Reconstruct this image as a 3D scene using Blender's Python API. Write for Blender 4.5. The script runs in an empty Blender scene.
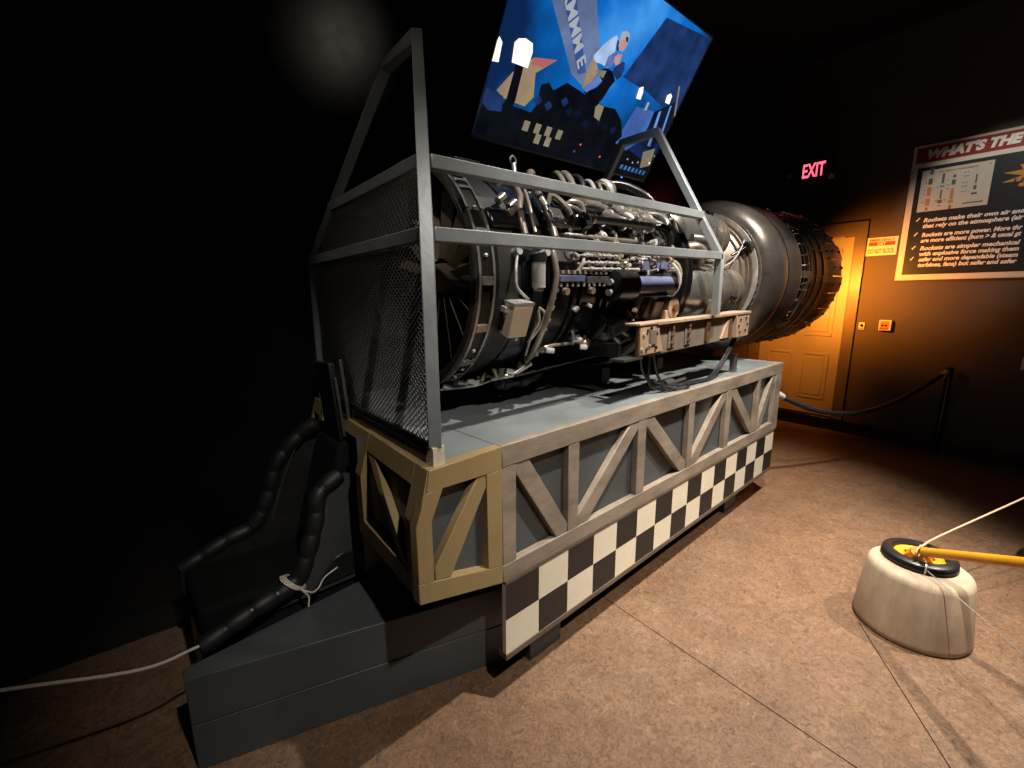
import bpy, bmesh, math, random
from math import sin, cos, pi, radians, sqrt, atan2
from mathutils import Vector as V, Matrix
C = bpy.context.scene.collection
rnd = random.Random(7)

# ------------------------------------------------------------------ materials
def lin(c):
    return tuple(((x/255)/12.92 if x/255 <= .04045 else ((x/255+.055)/1.055)**2.4) for x in c)
def mat(name, col, rough=.5, metal=0., vary=0., scale=8., bump=0., bscale=40., coat=0., stretch=(1, 1, 1), spec=.5):
    m = bpy.data.materials.new(name); m.use_nodes = True
    nt = m.node_tree; b = nt.nodes['Principled BSDF']
    b.inputs['Base Color'].default_value = (*col, 1); b.inputs['Roughness'].default_value = rough
    b.inputs['Metallic'].default_value = metal; b.inputs['Coat Weight'].default_value = coat
    b.inputs['Specular IOR Level'].default_value = spec
    tc = nt.nodes.new('ShaderNodeTexCoord'); mp = nt.nodes.new('ShaderNodeMapping')
    mp.inputs['Scale'].default_value = stretch
    nt.links.new(tc.outputs['Object'], mp.inputs['Vector'])
    if vary:
        n = nt.nodes.new('ShaderNodeTexNoise'); n.inputs['Scale'].default_value = scale
        n.inputs['Detail'].default_value = 6; n.inputs['Roughness'].default_value = .65
        nt.links.new(mp.outputs['Vector'], n.inputs['Vector'])
        r = nt.nodes.new('ShaderNodeValToRGB')
        r.color_ramp.elements[0].position = .3; r.color_ramp.elements[1].position = .72
        r.color_ramp.elements[0].color = (*[max(0, x*(1-vary)) for x in col], 1)
        r.color_ramp.elements[1].color = (*[min(1, x*(1+vary)) for x in col], 1)
        nt.links.new(n.outputs['Fac'], r.inputs['Fac']); nt.links.new(r.outputs['Color'], b.inputs['Base Color'])
        mr = nt.nodes.new('ShaderNodeMapRange'); mr.inputs['To Min'].default_value = max(.03, rough-.12); mr.inputs['To Max'].default_value = min(1, rough+.12)
        nt.links.new(n.outputs['Fac'], mr.inputs['Value']); nt.links.new(mr.outputs['Result'], b.inputs['Roughness'])
    if bump:
        n2 = nt.nodes.new('ShaderNodeTexNoise'); n2.inputs['Scale'].default_value = bscale; n2.inputs['Detail'].default_value = 4
        nt.links.new(mp.outputs['Vector'], n2.inputs['Vector'])
        bm = nt.nodes.new('ShaderNodeBump'); bm.inputs['Strength'].default_value = bump; bm.inputs['Distance'].default_value = .01
        nt.links.new(n2.outputs['Fac'], bm.inputs['Height']); nt.links.new(bm.outputs['Normal'], b.inputs['Normal'])
    return m
def emit(name, col, s=1., vary=0., scale=3.):
    m = bpy.data.materials.new(name); m.use_nodes = True
    nt = m.node_tree; b = nt.nodes['Principled BSDF']
    b.inputs['Base Color'].default_value = (.004, .004, .004, 1); b.inputs['Roughness'].default_value = .4; b.inputs['Specular IOR Level'].default_value = .12
    b.inputs['Emission Color'].default_value = (*col, 1); b.inputs['Emission Strength'].default_value = s
    if vary:
        tc = nt.nodes.new('ShaderNodeTexCoord'); n = nt.nodes.new('ShaderNodeTexNoise'); n.inputs['Scale'].default_value = scale; n.inputs['Detail'].default_value = 5
        nt.links.new(tc.outputs['Object'], n.inputs['Vector'])
        r = nt.nodes.new('ShaderNodeValToRGB'); r.color_ramp.elements[0].position = .35; r.color_ramp.elements[1].position = .7
        r.color_ramp.elements[0].color = (*[x*(1-vary) for x in col], 1); r.color_ramp.elements[1].color = (*[min(1, x*(1+vary)) for x in col], 1)
        nt.links.new(n.outputs['Fac'], r.inputs['Fac']); nt.links.new(r.outputs['Color'], b.inputs['Emission Color'])
    return m

M = {}
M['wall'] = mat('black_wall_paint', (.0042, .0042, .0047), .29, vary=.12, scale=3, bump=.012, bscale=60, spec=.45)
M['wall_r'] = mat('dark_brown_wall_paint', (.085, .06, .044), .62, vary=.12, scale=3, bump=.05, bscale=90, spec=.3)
M['ceil'] = mat('black_ceiling_paint', (.008, .008, .008), .8, vary=.1)
M['base'] = mat('black_baseboard', (.008, .008, .009), .3, vary=.1)
M['cage'] = mat('grey_cage_paint', (.235, .25, .255), .42, .3, vary=.14, scale=9, bump=.06)
M['cage_raw'] = mat('bare_post_foot', (.62, .54, .44), .5, .1, vary=.15, scale=20)
M['mesh'] = mat('expanded_metal', (.16, .155, .15), .42, .5)
M['guy'] = mat('tan_guy_rope', (.5, .36, .23), .7, vary=.1, scale=200)
M['deck'] = mat('grey_deck_paint', (.155, .17, .175), .42, vary=.2, scale=5, bump=.04)
M['truss'] = mat('weathered_grey_brown_timber', (.245, .195, .15), .5, vary=.42, scale=6, bump=.1, stretch=(.6, 1, 1.6))
M['edging'] = mat('dark_brown_edging', (.11, .08, .06), .55, vary=.3, scale=8)
M['seat_in'] = mat('black_seat_fabric', (.005, .005, .005), .85, spec=.15)
M['truss_b'] = mat('olive_tan_paint', (.27, .19, .085), .5, vary=.1, scale=6)
M['panel'] = mat('slate_panel_paint', (.062, .068, .072), .5, vary=.12, scale=4)
M['stage'] = mat('slate_platform_paint', (.062, .068, .073), .45, vary=.15, scale=4)
M['foot'] = mat('dark_slate_block', (.03, .034, .037), .45, vary=.15)
M['dark_metal'] = mat('dark_engine_casing', (.016, .016, .017), 0.24, 0.55, vary=.4, scale=9, bump=.03)
M['fan_case'] = mat('fan_casing_black', (.014, .0145, .017), 0.22, 0.4, vary=.35, scale=7)
M['grey_metal'] = mat('grey_engine_metal', (.11, .105, .1), 0.3, 0.6, vary=.3, scale=9)
M['flange'] = mat('worn_flange_metal', (.30, .27, .24), 0.24, 0.65, vary=.3, scale=20)
M['flange_dark'] = mat('flange_channel_dark', (.022, .02, .018), .4, .7, vary=.2)
M['lip'] = mat('inlet_lip', (.014, .011, .009), .55, .2, vary=.2)
M['blade'] = mat('bronze_tan_blade', (.36, .265, .19), .45, 0.15, vary=.2, scale=14)
M['pipe'] = mat('tan_steel_pipe', (.34, .29, .24), 0.22, 0.6, vary=.2, scale=25)
M['steel'] = mat('bright_steel', (.62, .60, .57), 0.22, 0.55, vary=.2, scale=25)
M['brass'] = mat('brass_fitting', (.42, .33, .23), 0.25, 0.6, vary=.15, scale=30)
M['tv_tint_steel'] = mat('steel_with_tv_tint', (.11, .125, .22), 0.35, 0.4, vary=.2, scale=18)  # steel with the television's blue reflection mixed into its colour
M['black'] = mat('black_rubber', (.012, .012, .013), .38, vary=.2)
M['black_gloss'] = mat('black_gloss_paint', (.012, .012, .014), .22, .3, vary=.2)
M['tan_box'] = mat('tan_painted_box', (.62, .49, .36), .5, .1, vary=.07)
M['can'] = mat('brushed_can_steel', (.33, .31, .28), 0.28, 0.85, vary=.3, scale=5, bump=.03)
M['can_tan'] = mat('heat_tinted_collar', (.25, .2, .155), 0.35, 0.7, vary=.25)
M['core'] = mat('turbine_core', (.05, .042, .036), .45, .7, vary=.3)
M['cone'] = mat('heat_tinted_cone', (.17, .13, .1), .42, 0.4, vary=.3)
M['bulge'] = mat('exhaust_bulge_steel', (.135, .118, .10), 0.3, 0.7, vary=.42, scale=3.5, bump=.04, bscale=14)
M['nozzle'] = mat('nozzle_black', (.018, .017, .016), .42, .6, vary=.3)
M['nozzle_grey'] = mat('nozzle_worn_grey', (.13, .13, .125), .4, 0.3, vary=.3)
M['petal'] = mat('nozzle_petal', (.06, .045, .034), .42, 0.4, vary=.35)
M['beam'] = mat('tan_primer_beam', (.33, .22, .145), 0.55, 0.1, vary=.22, scale=10, bump=.06)
M['beam_grey'] = mat('grey_beam_web', (.17, .135, .105), 0.5, 0.2, vary=.2)
M['rust'] = mat('rust_brown', (.10, .045, .02), .65, .2, vary=.3)
M['bolt'] = mat('dark_bolt', (.03, .026, .023), .4, .7)
M['tv'] = mat('television_bezel', (.09, .09, .095), .35, .5)
M['tv_back'] = mat('television_back', (.012, .012, .012), .5)
M['seat'] = mat('black_seat_vinyl', (.0075, .0075, .008), .55, vary=.2, bump=.1, bscale=25)
M['seat_shell'] = mat('grey_seat_shell', (.045, .048, .052), .45, vary=.12)
M['strip'] = mat('seat_metal_strip', (.19, .19, .19), .3, .8)
M['cord'] = mat('white_cord', (.62, .56, .48), .7, vary=.12, scale=200)
M['rope'] = mat('black_barrier_rope', (.02, .02, .021), .6, bump=.3, bscale=120)
M['rope_end'] = mat('white_rope_end', (.55, .50, .44), .5)
M['conc'] = mat('pale_concrete', (.43, .325, .225), .8, vary=.3, scale=9, bump=.07, bscale=70, stretch=(1, 1, .35))
M['yellow'] = mat('yellow_paint', (.64, .29, .012), .38, vary=.12, scale=9)
M['wire'] = mat('steel_wire', (.6, .55, .48), .4, .5)
M['door'] = mat('cream_door_paint', (.30, .25, .19), .42, vary=.05)
M['frame'] = mat('brown_door_frame', (.12, .085, .055), .42, vary=.08)
M['sign_w'] = mat('sign_white', (.62, .56, .48), .5, vary=.05)
M['sign_chart'] = mat('sign_chart_paper', (.5, .455, .385), .55, vary=.06)
M['sign_k'] = mat('sign_black', (.012, .013, .017), .42)
M['sign_r'] = mat('sign_red', (.23, .008, .012), .45)
M['sign_t'] = mat('sign_text_white', (.72, .68, .62), .5)
M['sign_o'] = mat('sign_orange', (.52, .2, .02), .5)
M['sign_g'] = mat('sign_grey_ink', (.1, .09, .08), .5)
M['sign_m'] = mat('sign_maroon_ink', (.3, .07, .04), .5)
M['sign_c'] = mat('sign_copper_ink', (.45, .2, .07), .5)
M['warn_w'] = mat('notice_white', (.72, .62, .45), .5)
M['warn_r'] = mat('notice_red', (.62, .03, .03), .5)
M['exit_box'] = mat('exit_housing', (.012, .01, .009), .4)
M['exit_red'] = emit('exit_letter_red', (1, .07, .12), 3.2)
M['lens'] = mat('lamp_lens', (.8, .7, .58), .3)
M['screw_hole'] = mat('dark_hole', (.004, .004, .004), .8, spec=.1)

def floor_mat():
    m = bpy.data.materials.new('brown_sealed_concrete'); m.use_nodes = True
    nt = m.node_tree; b = nt.nodes['Principled BSDF']; L = nt.links
    tc = nt.nodes.new('ShaderNodeTexCoord')
    def noise(s, d=6, r=.6):
        n = nt.nodes.new('ShaderNodeTexNoise'); n.inputs['Scale'].default_value = s; n.inputs['Detail'].default_value = d; n.inputs['Roughness'].default_value = r
        L.new(tc.outputs['Object'], n.inputs['Vector']); return n
    def ramp(n, a, ca, z, cz):
        r = nt.nodes.new('ShaderNodeValToRGB'); e = r.color_ramp.elements
        e[0].position = a; e[1].position = z; e[0].color = (*ca, 1); e[1].color = (*cz, 1); L.new(n.outputs[0], r.inputs['Fac']); return r
    def mix(f, a, c, t='MIX'):
        x = nt.nodes.new('ShaderNodeMix'); x.data_type = 'RGBA'; x.blend_type = t
        if isinstance(f, float): x.inputs[0].default_value = f
        else: L.new(f, x.inputs[0])
        for i, s in ((6, a), (7, c)):
            if isinstance(s, tuple): x.inputs[i].default_value = (*s, 1)
            else: L.new(s, x.inputs[i])
        return x.outputs[2]
    def dn(sc, d, r, dist):
        n = noise(sc, d, r); n.inputs['Distortion'].default_value = dist; return n
    big = ramp(noise(1.5), .32, (.170, .098, .057), .72, (.235, .141, .085))
    mid = ramp(dn(7, 8, .7, .6), .32, (.80, .79, .78), .68, (1.12, 1.12, 1.12))
    c = mix(1., big.outputs['Color'], mid.outputs['Color'], 'MULTIPLY')
    fine = ramp(dn(44, 7, .72, 1.6), .36, (.52, .49, .46), .62, (1.22, 1.21, 1.2))
    c = mix(1., c, fine.outputs['Color'], 'MULTIPLY')
    st = ramp(dn(1.9, 4, .6, .3), .60, (0, 0, 0), .76, (.55, .55, .55)); c = mix(st.outputs['Color'], c, (.13, .088, .06))
    dk = ramp(dn(38, 3, .6, .8), .665, (0, 0, 0), .70, (.9, .9, .9)); c = mix(dk.outputs['Color'], c, (.07, .045, .03))
    lt = ramp(dn(30, 4, .7, 2.2), .66, (0, 0, 0), .72, (.8, .8, .8)); c = mix(lt.outputs['Color'], c, (.46, .34, .25))
    L.new(c, b.inputs['Base Color'])
    rr = ramp(noise(9), .3, (.36,)*3, .75, (.6,)*3); L.new(rr.outputs['Color'], b.inputs['Roughness'])
    bp = nt.nodes.new('ShaderNodeBump'); bp.inputs['Strength'].default_value = .12; bp.inputs['Distance'].default_value = .006
    L.new(fine.outputs['Color'], bp.inputs['Height']); L.new(bp.outputs['Normal'], b.inputs['Normal'])
    return m
M['floor'] = floor_mat()
def checker_mat():
    m = mat('checker_paint', (.5, .5, .5), .5)
    return m
M['chk_w'] = mat('checker_cream', (.70, .63, .50), .5, vary=.06, scale=9)
M['chk_k'] = mat('checker_black', (.010, .009, .0085), .5, vary=.25, scale=9)

# ------------------------------------------------------------------ mesh builder
class MB:
    def __init__(s): s.v = []; s.f = []; s.mi = []; s.sm = []; s.cur = 0
    def add(s, vs, fs, smooth=False):
        o = len(s.v); s.v += [V(p) for p in vs]
        for f in fs: s.f.append([o+i for i in f]); s.mi.append(s.cur); s.sm.append(smooth)
        return s
    def hexa(s, p):            # p: 8 points, bottom 4 ccw then top 4
        return s.add(p, [(3, 2, 1, 0), (4, 5, 6, 7), (0, 1, 5, 4), (1, 2, 6, 5), (2, 3, 7, 6), (3, 0, 4, 7)])
    def box(s, a, b):
        x0, y0, z0 = [min(i, j) for i, j in zip(a, b)]; x1, y1, z1 = [max(i, j) for i, j in zip(a, b)]
        return s.hexa([(x0, y0, z0), (x1, y0, z0), (x1, y1, z0), (x0, y1, z0), (x0, y0, z1), (x1, y0, z1), (x1, y1, z1), (x0, y1, z1)])
    def obox(s, c, ex, ey, ez):  # centre and half-axis vectors
        c, ex, ey, ez = V(c), V(ex), V(ey), V(ez)
        return s.hexa([c-ex-ey-ez, c+ex-ey-ez, c+ex+ey-ez, c-ex+ey-ez, c-ex-ey+ez, c+ex-ey+ez, c+ex+ey+ez, c-ex+ey+ez])
    def prism(s, poly, d):      # polygon of 3D points extruded by vector d
        n = len(poly); d = V(d); a = [V(p) for p in poly]; b = [p+d for p in a]
        return s.add(a+b, [tuple(range(n))[::-1], tuple(range(n, 2*n))]+[(i, (i+1) % n, n+(i+1) % n, n+i) for i in range(n)])
    def bar(s, p, q, w, h=None, up=(0, 0, 1)):
        p, q = V(p), V(q); h = h or w; d = (q-p).normalized(); u = V(up)
        if abs(d.dot(u)) > .98: u = V((1, 0, 0))
        x = d.cross(u).normalized()*(w/2); y = d.cross(x).normalized()*(h/2)
        return s.hexa([p-x-y, p+x-y, p+x+y, p-x+y, q-x-y, q+x-y, q+x+y, q-x+y])
    def tube(s, path, r, n=8, cap=True):
        P = [V(p) for p in path]; R = r if isinstance(r, (list, tuple)) else [r]*len(P)
        vs = []; fs = []; x = None
        for i, p in enumerate(P):
            d = (P[min(i+1, len(P)-1)]-P[max(i-1, 0)]).normalized()
            if x is None:
                u = V((0, 0, 1)) if abs(d.z) < .9 else V((1, 0, 0)); x = d.cross(u).normalized()
            x = (x-d*x.dot(d)).normalized(); y = d.cross(x)
            vs += [p+(x*cos(2*pi*k/n)+y*sin(2*pi*k/n))*R[i] for k in range(n)]
        for i in range(len(P)-1):
            fs += [(i*n+k, i*n+(k+1) % n, (i+1)*n+(k+1) % n, (i+1)*n+k) for k in range(n)]
        s.add(vs, fs, True)
        if cap: s.add(vs[:n], [tuple(range(n))[::-1]]); s.add(vs[-n:], [tuple(range(n))])
        return s
    def cyl(s, p, q, r, n=16): return s.tube([p, q], r, n)
    def lathe(s, prof, axis, o, n=48, closed=False, a0=0, a1=2*pi):   # prof: list of (s, r)
        ax = V(axis).normalized(); o = V(o); u = V((0, 1, 0)) if abs(ax.y) < .9 else V((1, 0, 0))
        e1 = (u-ax*u.dot(ax)).normalized(); e2 = ax.cross(e1)
        full = abs(a1-a0-2*pi) < 1e-6; m = n if full else n+1
        vs = [o+ax*sv+(e1*cos(a0+(a1-a0)*k/n)+e2*sin(a0+(a1-a0)*k/n))*max(r, 1e-4) for sv, r in prof for k in range(m)]
        fs = []; L = len(prof)
        for i in range(L if closed else L-1):
            j = (i+1) % L
            for k in range(n):
                k2 = (k+1) % m; fs.append((i*m+k, i*m+k2, j*m+k2, j*m+k))
        return s.add(vs, fs, True)
    def ball(s, c, r, n=10, sq=(1, 1, 1)):
        vs = []; fs = []; h = n//2
        for i in range(h+1):
            t = pi*i/h
            for k in range(n): vs.append(V(c)+V((sin(t)*cos(2*pi*k/n)*r*sq[0], sin(t)*sin(2*pi*k/n)*r*sq[1], cos(t)*r*sq[2])))
        for i in range(h):
            fs += [(i*n+k, (i+1)*n+k, (i+1)*n+(k+1) % n, i*n+(k+1) % n) for k in range(n)]
        return s.add(vs, fs, True)
    def build(s, name, mats, parent=None, bevel=0., label=None):
        off = V((0, 0, 0)); p = parent
        while p is not None: off = off+p.location; p = p.parent
        me = bpy.data.meshes.new(name); me.from_pydata([tuple(v-off) for v in s.v], [], s.f)
        mats = mats if isinstance(mats, (list, tuple)) else [mats]
        for m in mats: me.materials.append(m)
        for pl, mi, sm in zip(me.polygons, s.mi, s.sm): pl.material_index = mi; pl.use_smooth = sm
        bm = bmesh.new(); bm.from_mesh(me); bmesh.ops.remove_doubles(bm, verts=bm.verts, dist=1e-5)
        bmesh.ops.dissolve_degenerate(bm, edges=bm.edges, dist=1e-6)
        bmesh.ops.recalc_face_normals(bm, faces=bm.faces); bm.to_mesh(me); bm.free()
        me.set_sharp_from_angle(angle=radians(38))
        o = bpy.data.objects.new(name, me); C.objects.link(o)
        if parent is not None: o.parent = parent
        if bevel:
            b = o.modifiers.new('Bevel', 'BEVEL'); b.width = bevel; b.segments = 2; b.limit_method = 'ANGLE'; b.angle_limit = radians(50)
        if label: o['label'] = label
        return o
    def top(s, name, mats, label, cat, group=None, bevel=0.):   # a thing that is one mesh, its origin at its base
        lo = V((sum(v.x for v in s.v)/len(s.v), sum(v.y for v in s.v)/len(s.v), min(v.z for v in s.v)))
        for v in s.v: v -= lo
        o = s.build(name, mats, None, bevel); o.location = lo; tag(o, label, cat, group); return o
def tag(o, label, cat, group=None):
    o['label'] = label; o['category'] = cat
    if group: o['group'] = group
    return o
def thing(name, loc, label, cat, group=None):
    o = bpy.data.objects.new(name, None); C.objects.link(o); o.location = loc; o.empty_display_size = .1
    return tag(o, label, cat, group)
def struct(name, mb, m, parent=None, bevel=0.):
    o = mb.build(name, m, parent, bevel)
    if parent is None: o['kind'] = 'structure'
    return o
def lettering(txt, size, mtx, m, parent, name='lettering', shear=0., bold=0., depth=.0015, width=None, label=None, align='LEFT'):
    cu = bpy.data.curves.new('text', 'FONT'); cu.body = txt; cu.size = size; cu.shear = shear; cu.offset = bold; cu.extrude = depth; cu.align_x = align
    cu.resolution_u = 3
    t = bpy.data.objects.new('text', cu); C.objects.link(t); bpy.context.view_layer.update()
    me = bpy.data.meshes.new_from_object(t.evaluated_get(bpy.context.evaluated_depsgraph_get()))
    bpy.data.objects.remove(t); bpy.data.curves.remove(cu)
    xs = [v.co.x for v in me.vertices]; sc = 1.
    if width and xs: sc = width/(max(xs)-min(xs))
    off = V((0, 0, 0)); p = parent
    while p is not None: off = off+p.location; p = p.parent
    for v in me.vertices: v.co = mtx @ V((v.co.x*sc, v.co.y, v.co.z))-off
    me.materials.clear(); me.materials.append(m); me.name = name
    o = bpy.data.objects.new(name, me); C.objects.link(o); o.parent = parent
    if label: o['label'] = label
    return o
def spline(pts, n=6):
    P = [V(p) for p in pts]; P = [P[0]*2-P[1]]+P+[P[-1]*2-P[-2]]; out = []
    for i in range(1, len(P)-2):
        a, b, c, d = P[i-1:i+3]
        for k in range(n):
            t = k/n; out.append(.5*((2*b)+(c-a)*t+(2*a-5*b+4*c-d)*t*t+(3*b-a-3*c+d)*t**3))
    out.append(P[-2]); return out

# ------------------------------------------------------------------ camera
F = 445.; H = 1.4
yaw = radians(47.7119); pit = radians(11.03); rol = radians(-.3)
fh = V((cos(yaw), sin(yaw), 0)); up = V((0, 0, 1)); rt = fh.cross(up); fw = fh*cos(pit)-up*sin(pit); uu = rt.cross(fw)
r2 = rt*cos(rol)+uu*sin(rol); u2 = r2.cross(fw)
cam = bpy.data.cameras.new('camera'); co = bpy.data.objects.new('camera', cam); C.objects.link(co)
co.matrix_world = Matrix(((r2.x, u2.x, -fw.x, 0), (r2.y, u2.y, -fw.y, 0), (r2.z, u2.z, -fw.z, H), (0, 0, 0, 1)))
cam.sensor_width = 36; cam.lens = F/1024*36; cam.clip_start = .05; cam.clip_end = 60
bpy.context.scene.camera = co

# ------------------------------------------------------------------ room
TH = radians(-4.75); WD = V((cos(TH), sin(TH), 0)); WN = V((-sin(TH), cos(TH), 0))
def R(a, b, z): return WD*a+WN*b+V((0, 0, z))
RWX = 5.4526; LWY = 2.262; LW2 = 2.9; STEP = 1.95; A0 = -4.5; B0 = -5.; CH = 3.7
def rbox(mb, a0, a1, b0, b1, z0, z1):
    return mb.hexa([R(a0, b0, z0), R(a1, b0, z0), R(a1, b1, z0), R(a0, b1, z0), R(a0, b0, z1), R(a1, b0, z1), R(a1, b1, z1), R(a0, b1, z1)])
struct('floor', rbox(MB(), A0, RWX+.2, B0, LW2+.2, -.1, 0), M['floor'])
struct('ceiling', rbox(MB(), A0, RWX+.2, B0, LW2+.2, CH, CH+.1), M['ceil'])
lw = MB(); rbox(lw, A0, STEP, LWY, LWY+.2, 0, CH); rbox(lw, STEP-.2, STEP, LWY+.2, LW2, 0, CH); rbox(lw, STEP-.2, RWX, LW2, LW2+.2, 0, CH)
struct('wall_left', lw, M['wall'])
D0, D1, DZ0, DZ1 = 1.545, 2.372, .135, 1.985       # door opening
rw = MB(); rbox(rw, RWX, RWX+.15, B0, D0, 0, CH); rbox(rw, RWX, RWX+.15, D1, LW2+.2, 0, CH); rbox(rw, RWX, RWX+.15, D0, D1, DZ1, CH)
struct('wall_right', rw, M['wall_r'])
struct('wall_near', rbox(MB(), A0-.15, A0, B0, LWY+.2, 0, CH), M['wall'])
struct('wall_back', rbox(MB(), A0-.15, RWX+.15, B0-.15, B0, 0, CH), M['wall'])
b = MB(); rbox(b, A0, STEP, LWY-.016, LWY, 0, .095); rbox(b, A0, STEP, LWY-.009, LWY, .095, .11)
struct('baseboard_left', b, M['base'])
b = MB(); rbox(b, RWX-.016, RWX, B0, 1.46, 0, .10); rbox(b, RWX-.009, RWX, B0, 1.46, .10, .115)
struct('baseboard_right', b, M['base'])
# threshold step under the door
struct('trim_1', rbox(MB(), RWX-.02, RWX+.10, 1.45, 2.5, 0, DZ0-.01), M['base'], bevel=.004)
# door frame
fr = MB()
for b0, b1, z0, z1 in ((1.455, D0, DZ0-.01, 2.105), (D1, 2.465, DZ0-.01, 2.105), (D0, D1, DZ1, 2.105)):
    rbox(fr, RWX-.022, RWX, b0, b1, z0, z1)
for b0, b1, z0, z1 in ((D0, D0+.012, DZ0, DZ1), (D1-.012, D1, DZ0, DZ1), (D0, D1, DZ1-.012, DZ1)):
    rbox(fr, RWX-.012, RWX+.12, b0, b1, z0, z1)
struct('trim_2', fr, M['frame'], bevel=.003)
# six panel door
dm = MB(); rbox(dm, RWX+.03, RWX+.07, D0+.014, D1-.014, DZ0, DZ1-.016)
door = struct('door_1', dm, M['door'])
mid = (D0+D1)/2
for z0, z1 in ((.30, .80), (.98, 1.48), (1.62, 1.86)):
    for b0, b1 in ((D0+.11, mid-.05), (mid+.05, D1-.11)):
        q = MB(); w = .022
        for (c0, c1, y0, y1) in ((b0, b1, z0, z0+w), (b0, b1, z1-w, z1), (b0, b0+w, z0+w, z1-w), (b1-w, b1, z0+w, z1-w)):
            rbox(q, RWX+.021, RWX+.031, c0, c1, y0, y1)
        rbox(q, RWX+.024, RWX+.031, b0+w+.02, b1-w-.02, z0+w+.02, z1-w-.02)
        q.build('panel', M['door'], door, bevel=.004)
k = MB(); k.tube([R(RWX+.03, D1-.07, 1.02), R(RWX-.01, D1-.07, 1.02), R(RWX-.015, D1-.07, 1.02), R(RWX-.04, D1-.07, 1.02), R(RWX-.045, D1-.07, 1.02)], [.012, .012, .026, .026, .012], 16)
k.build('door_knob', M['brass'], door)
k = MB(); rbox(k, RWX+.01, RWX+.03, D0+.1, D0+.3, DZ1-.03, DZ1-.012); k.build('closer_rail', M['steel'], door)
# floor joints
j = MB()
def joint(p, q, w=.0035):
    p, q = V((*p, .0006)), V((*q, .0006)); d = (q-p).normalized(); x = V((-d.y, d.x, 0))*w/2
    j.add([p-x, q-x, q+x, p+x], [(0, 1, 2, 3)])
joint((1.66, 2.05), (1.42, -.9)); joint((2.26, .245), (.55, -.75))
struct('trim_3', j, M['screw_hole'])

# ------------------------------------------------------------------ plinth (truss sided display base)
ZT = .942; X0, X1 = .866, 3.475; YB = 2.09
pl = thing('display_plinth', (2.1, 1.5, .0), 'long truss sided display plinth with black and cream checkered skirt under the jet engine', 'display plinth')
MB().box((X0+.002, 1.012, ZT-.02), (X1-.004, YB, ZT)).build('deck', M['deck'], pl, bevel=.002)
MB().prism([(.60, .992, ZT-.02), (X0-.002, 1.012, ZT-.02), (X0-.002, YB, ZT-.02), (.70, YB, ZT-.02)], (0, 0, .02)).build('deck', M['deck'], pl, bevel=.002)
MB().box((X0, 1.031, .44), (X1-.03, YB-.03, ZT-.02)).build('side_panel', M['panel'], pl, label='dark slate panel recessed behind the truss')
ZB, ZBt, ZTb = .468, .530, .872
T = M['truss']
def plank(a, b2, z0, z1, y=1.0, t=.030): return MB().box((a, y, z0), (b2, y+t, z1))
plank(X0, X1, ZTb, ZT+.003).build('top_rail', T, pl, bevel=.003)
plank(X0, X1, ZB, ZBt).build('bottom_rail', T, pl, bevel=.003)
ups = [(X0, .927), (1.19, 1.25), (1.65, 1.715), (2.115, 2.172), (2.565, 2.63), (3.04, 3.085), (3.36, X1)]
for a, c in ups: plank(a, c, ZBt, ZTb, 1.001, .029).build('upright', T, pl, bevel=.003)
for i in range(6):
    l, r = ups[i][1], ups[i+1][0]; w = .06
    if i % 2 == 0: poly = [(l, ZTb), (l+w, ZTb), (r, ZBt+.035), (r, ZBt), (r-w, ZBt), (l, ZTb-.035)]
    else: poly = [(l, ZBt), (l+w, ZBt), (r, ZTb-.035), (r, ZTb), (r-w, ZTb), (l, ZBt+.035)]
    MB().prism([(x, 1.003, z) for x, z in poly], (0, .0275, 0)).build('diagonal_brace', T, pl, bevel=.003)
# far end (right end) panel with frame
e = MB(); e.box((X1-.045, 1.023, ZTb), (X1, YB, ZT+.003)); e.box((X1-.045, 1.023, ZB), (X1, YB, ZBt)); e.box((X1-.045, YB-.1, ZBt), (X1, YB, ZTb))
e.build('end_frame', T, pl, bevel=.003)
# checkered skirt
ck = MB(); cx0, cx1, NC = .876, 3.43, 16; cw = (cx1-cx0)/NC; cz = [.188, .3215, .455]
ck.box((cx0, 1.0, .188), (cx1, 1.018, .455)); ck.f.pop(2); ck.mi.pop(2); ck.sm.pop(2)
for i in range(NC):
    for r_ in range(2):
        ck.cur = 1 if (i+r_) % 2 == 1 else 0
        x0, x1 = cx0+i*cw, cx0+(i+1)*cw
        ck.add([(x0, 1.0, cz[r_]), (x1, 1.0, cz[r_]), (x1, 1.0, cz[r_+1]), (x0, 1.0, cz[r_+1])], [(0, 1, 2, 3)])
ck.build('checkered_skirt', [M['chk_w'], M['chk_k']], pl)
MB().box((cx0, .998, .164), (cx1, 1.04, .187)).build('skirt_edging', M['edging'], pl, bevel=.002)
MB().box((cx0, .9985, .4555), (cx1, 1.04, .468)).build('skirt_edging', M['edging'], pl)
for x in (1.06, 2.85):
    q = MB().box((x, 1.068, 0), (x+.178, 1.7, .19)); f = q.build('support_block', M['foot'], pl, bevel=.003)
    MB().cyl((x+.12, 1.0675, .115), (x+.12, 1.066, .115), .012).build('bolt_hole', M['screw_hole'], f)
MB().box((1.06, 1.75, 0), (1.24, 2.05, .19)).build('support_block', M['foot'], pl); MB().box((2.85, 1.72, 0), (3.03, 2.05, .19)).build('support_block', M['foot'], pl)

# olive front module (two pods either side of a cockpit recess), slightly flared profile
B = M['truss_b']
def fx(y, z):   # front face x
    s = .545+.085*(y-.974)
    return s+max(0, (z-.80))*.30
def fzb(x): return .569-(x-.54)*(.101/.326)     # sloping lower edge of the side
ys = lambda x: .974+(x-.54)*(.026/.326)
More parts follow.
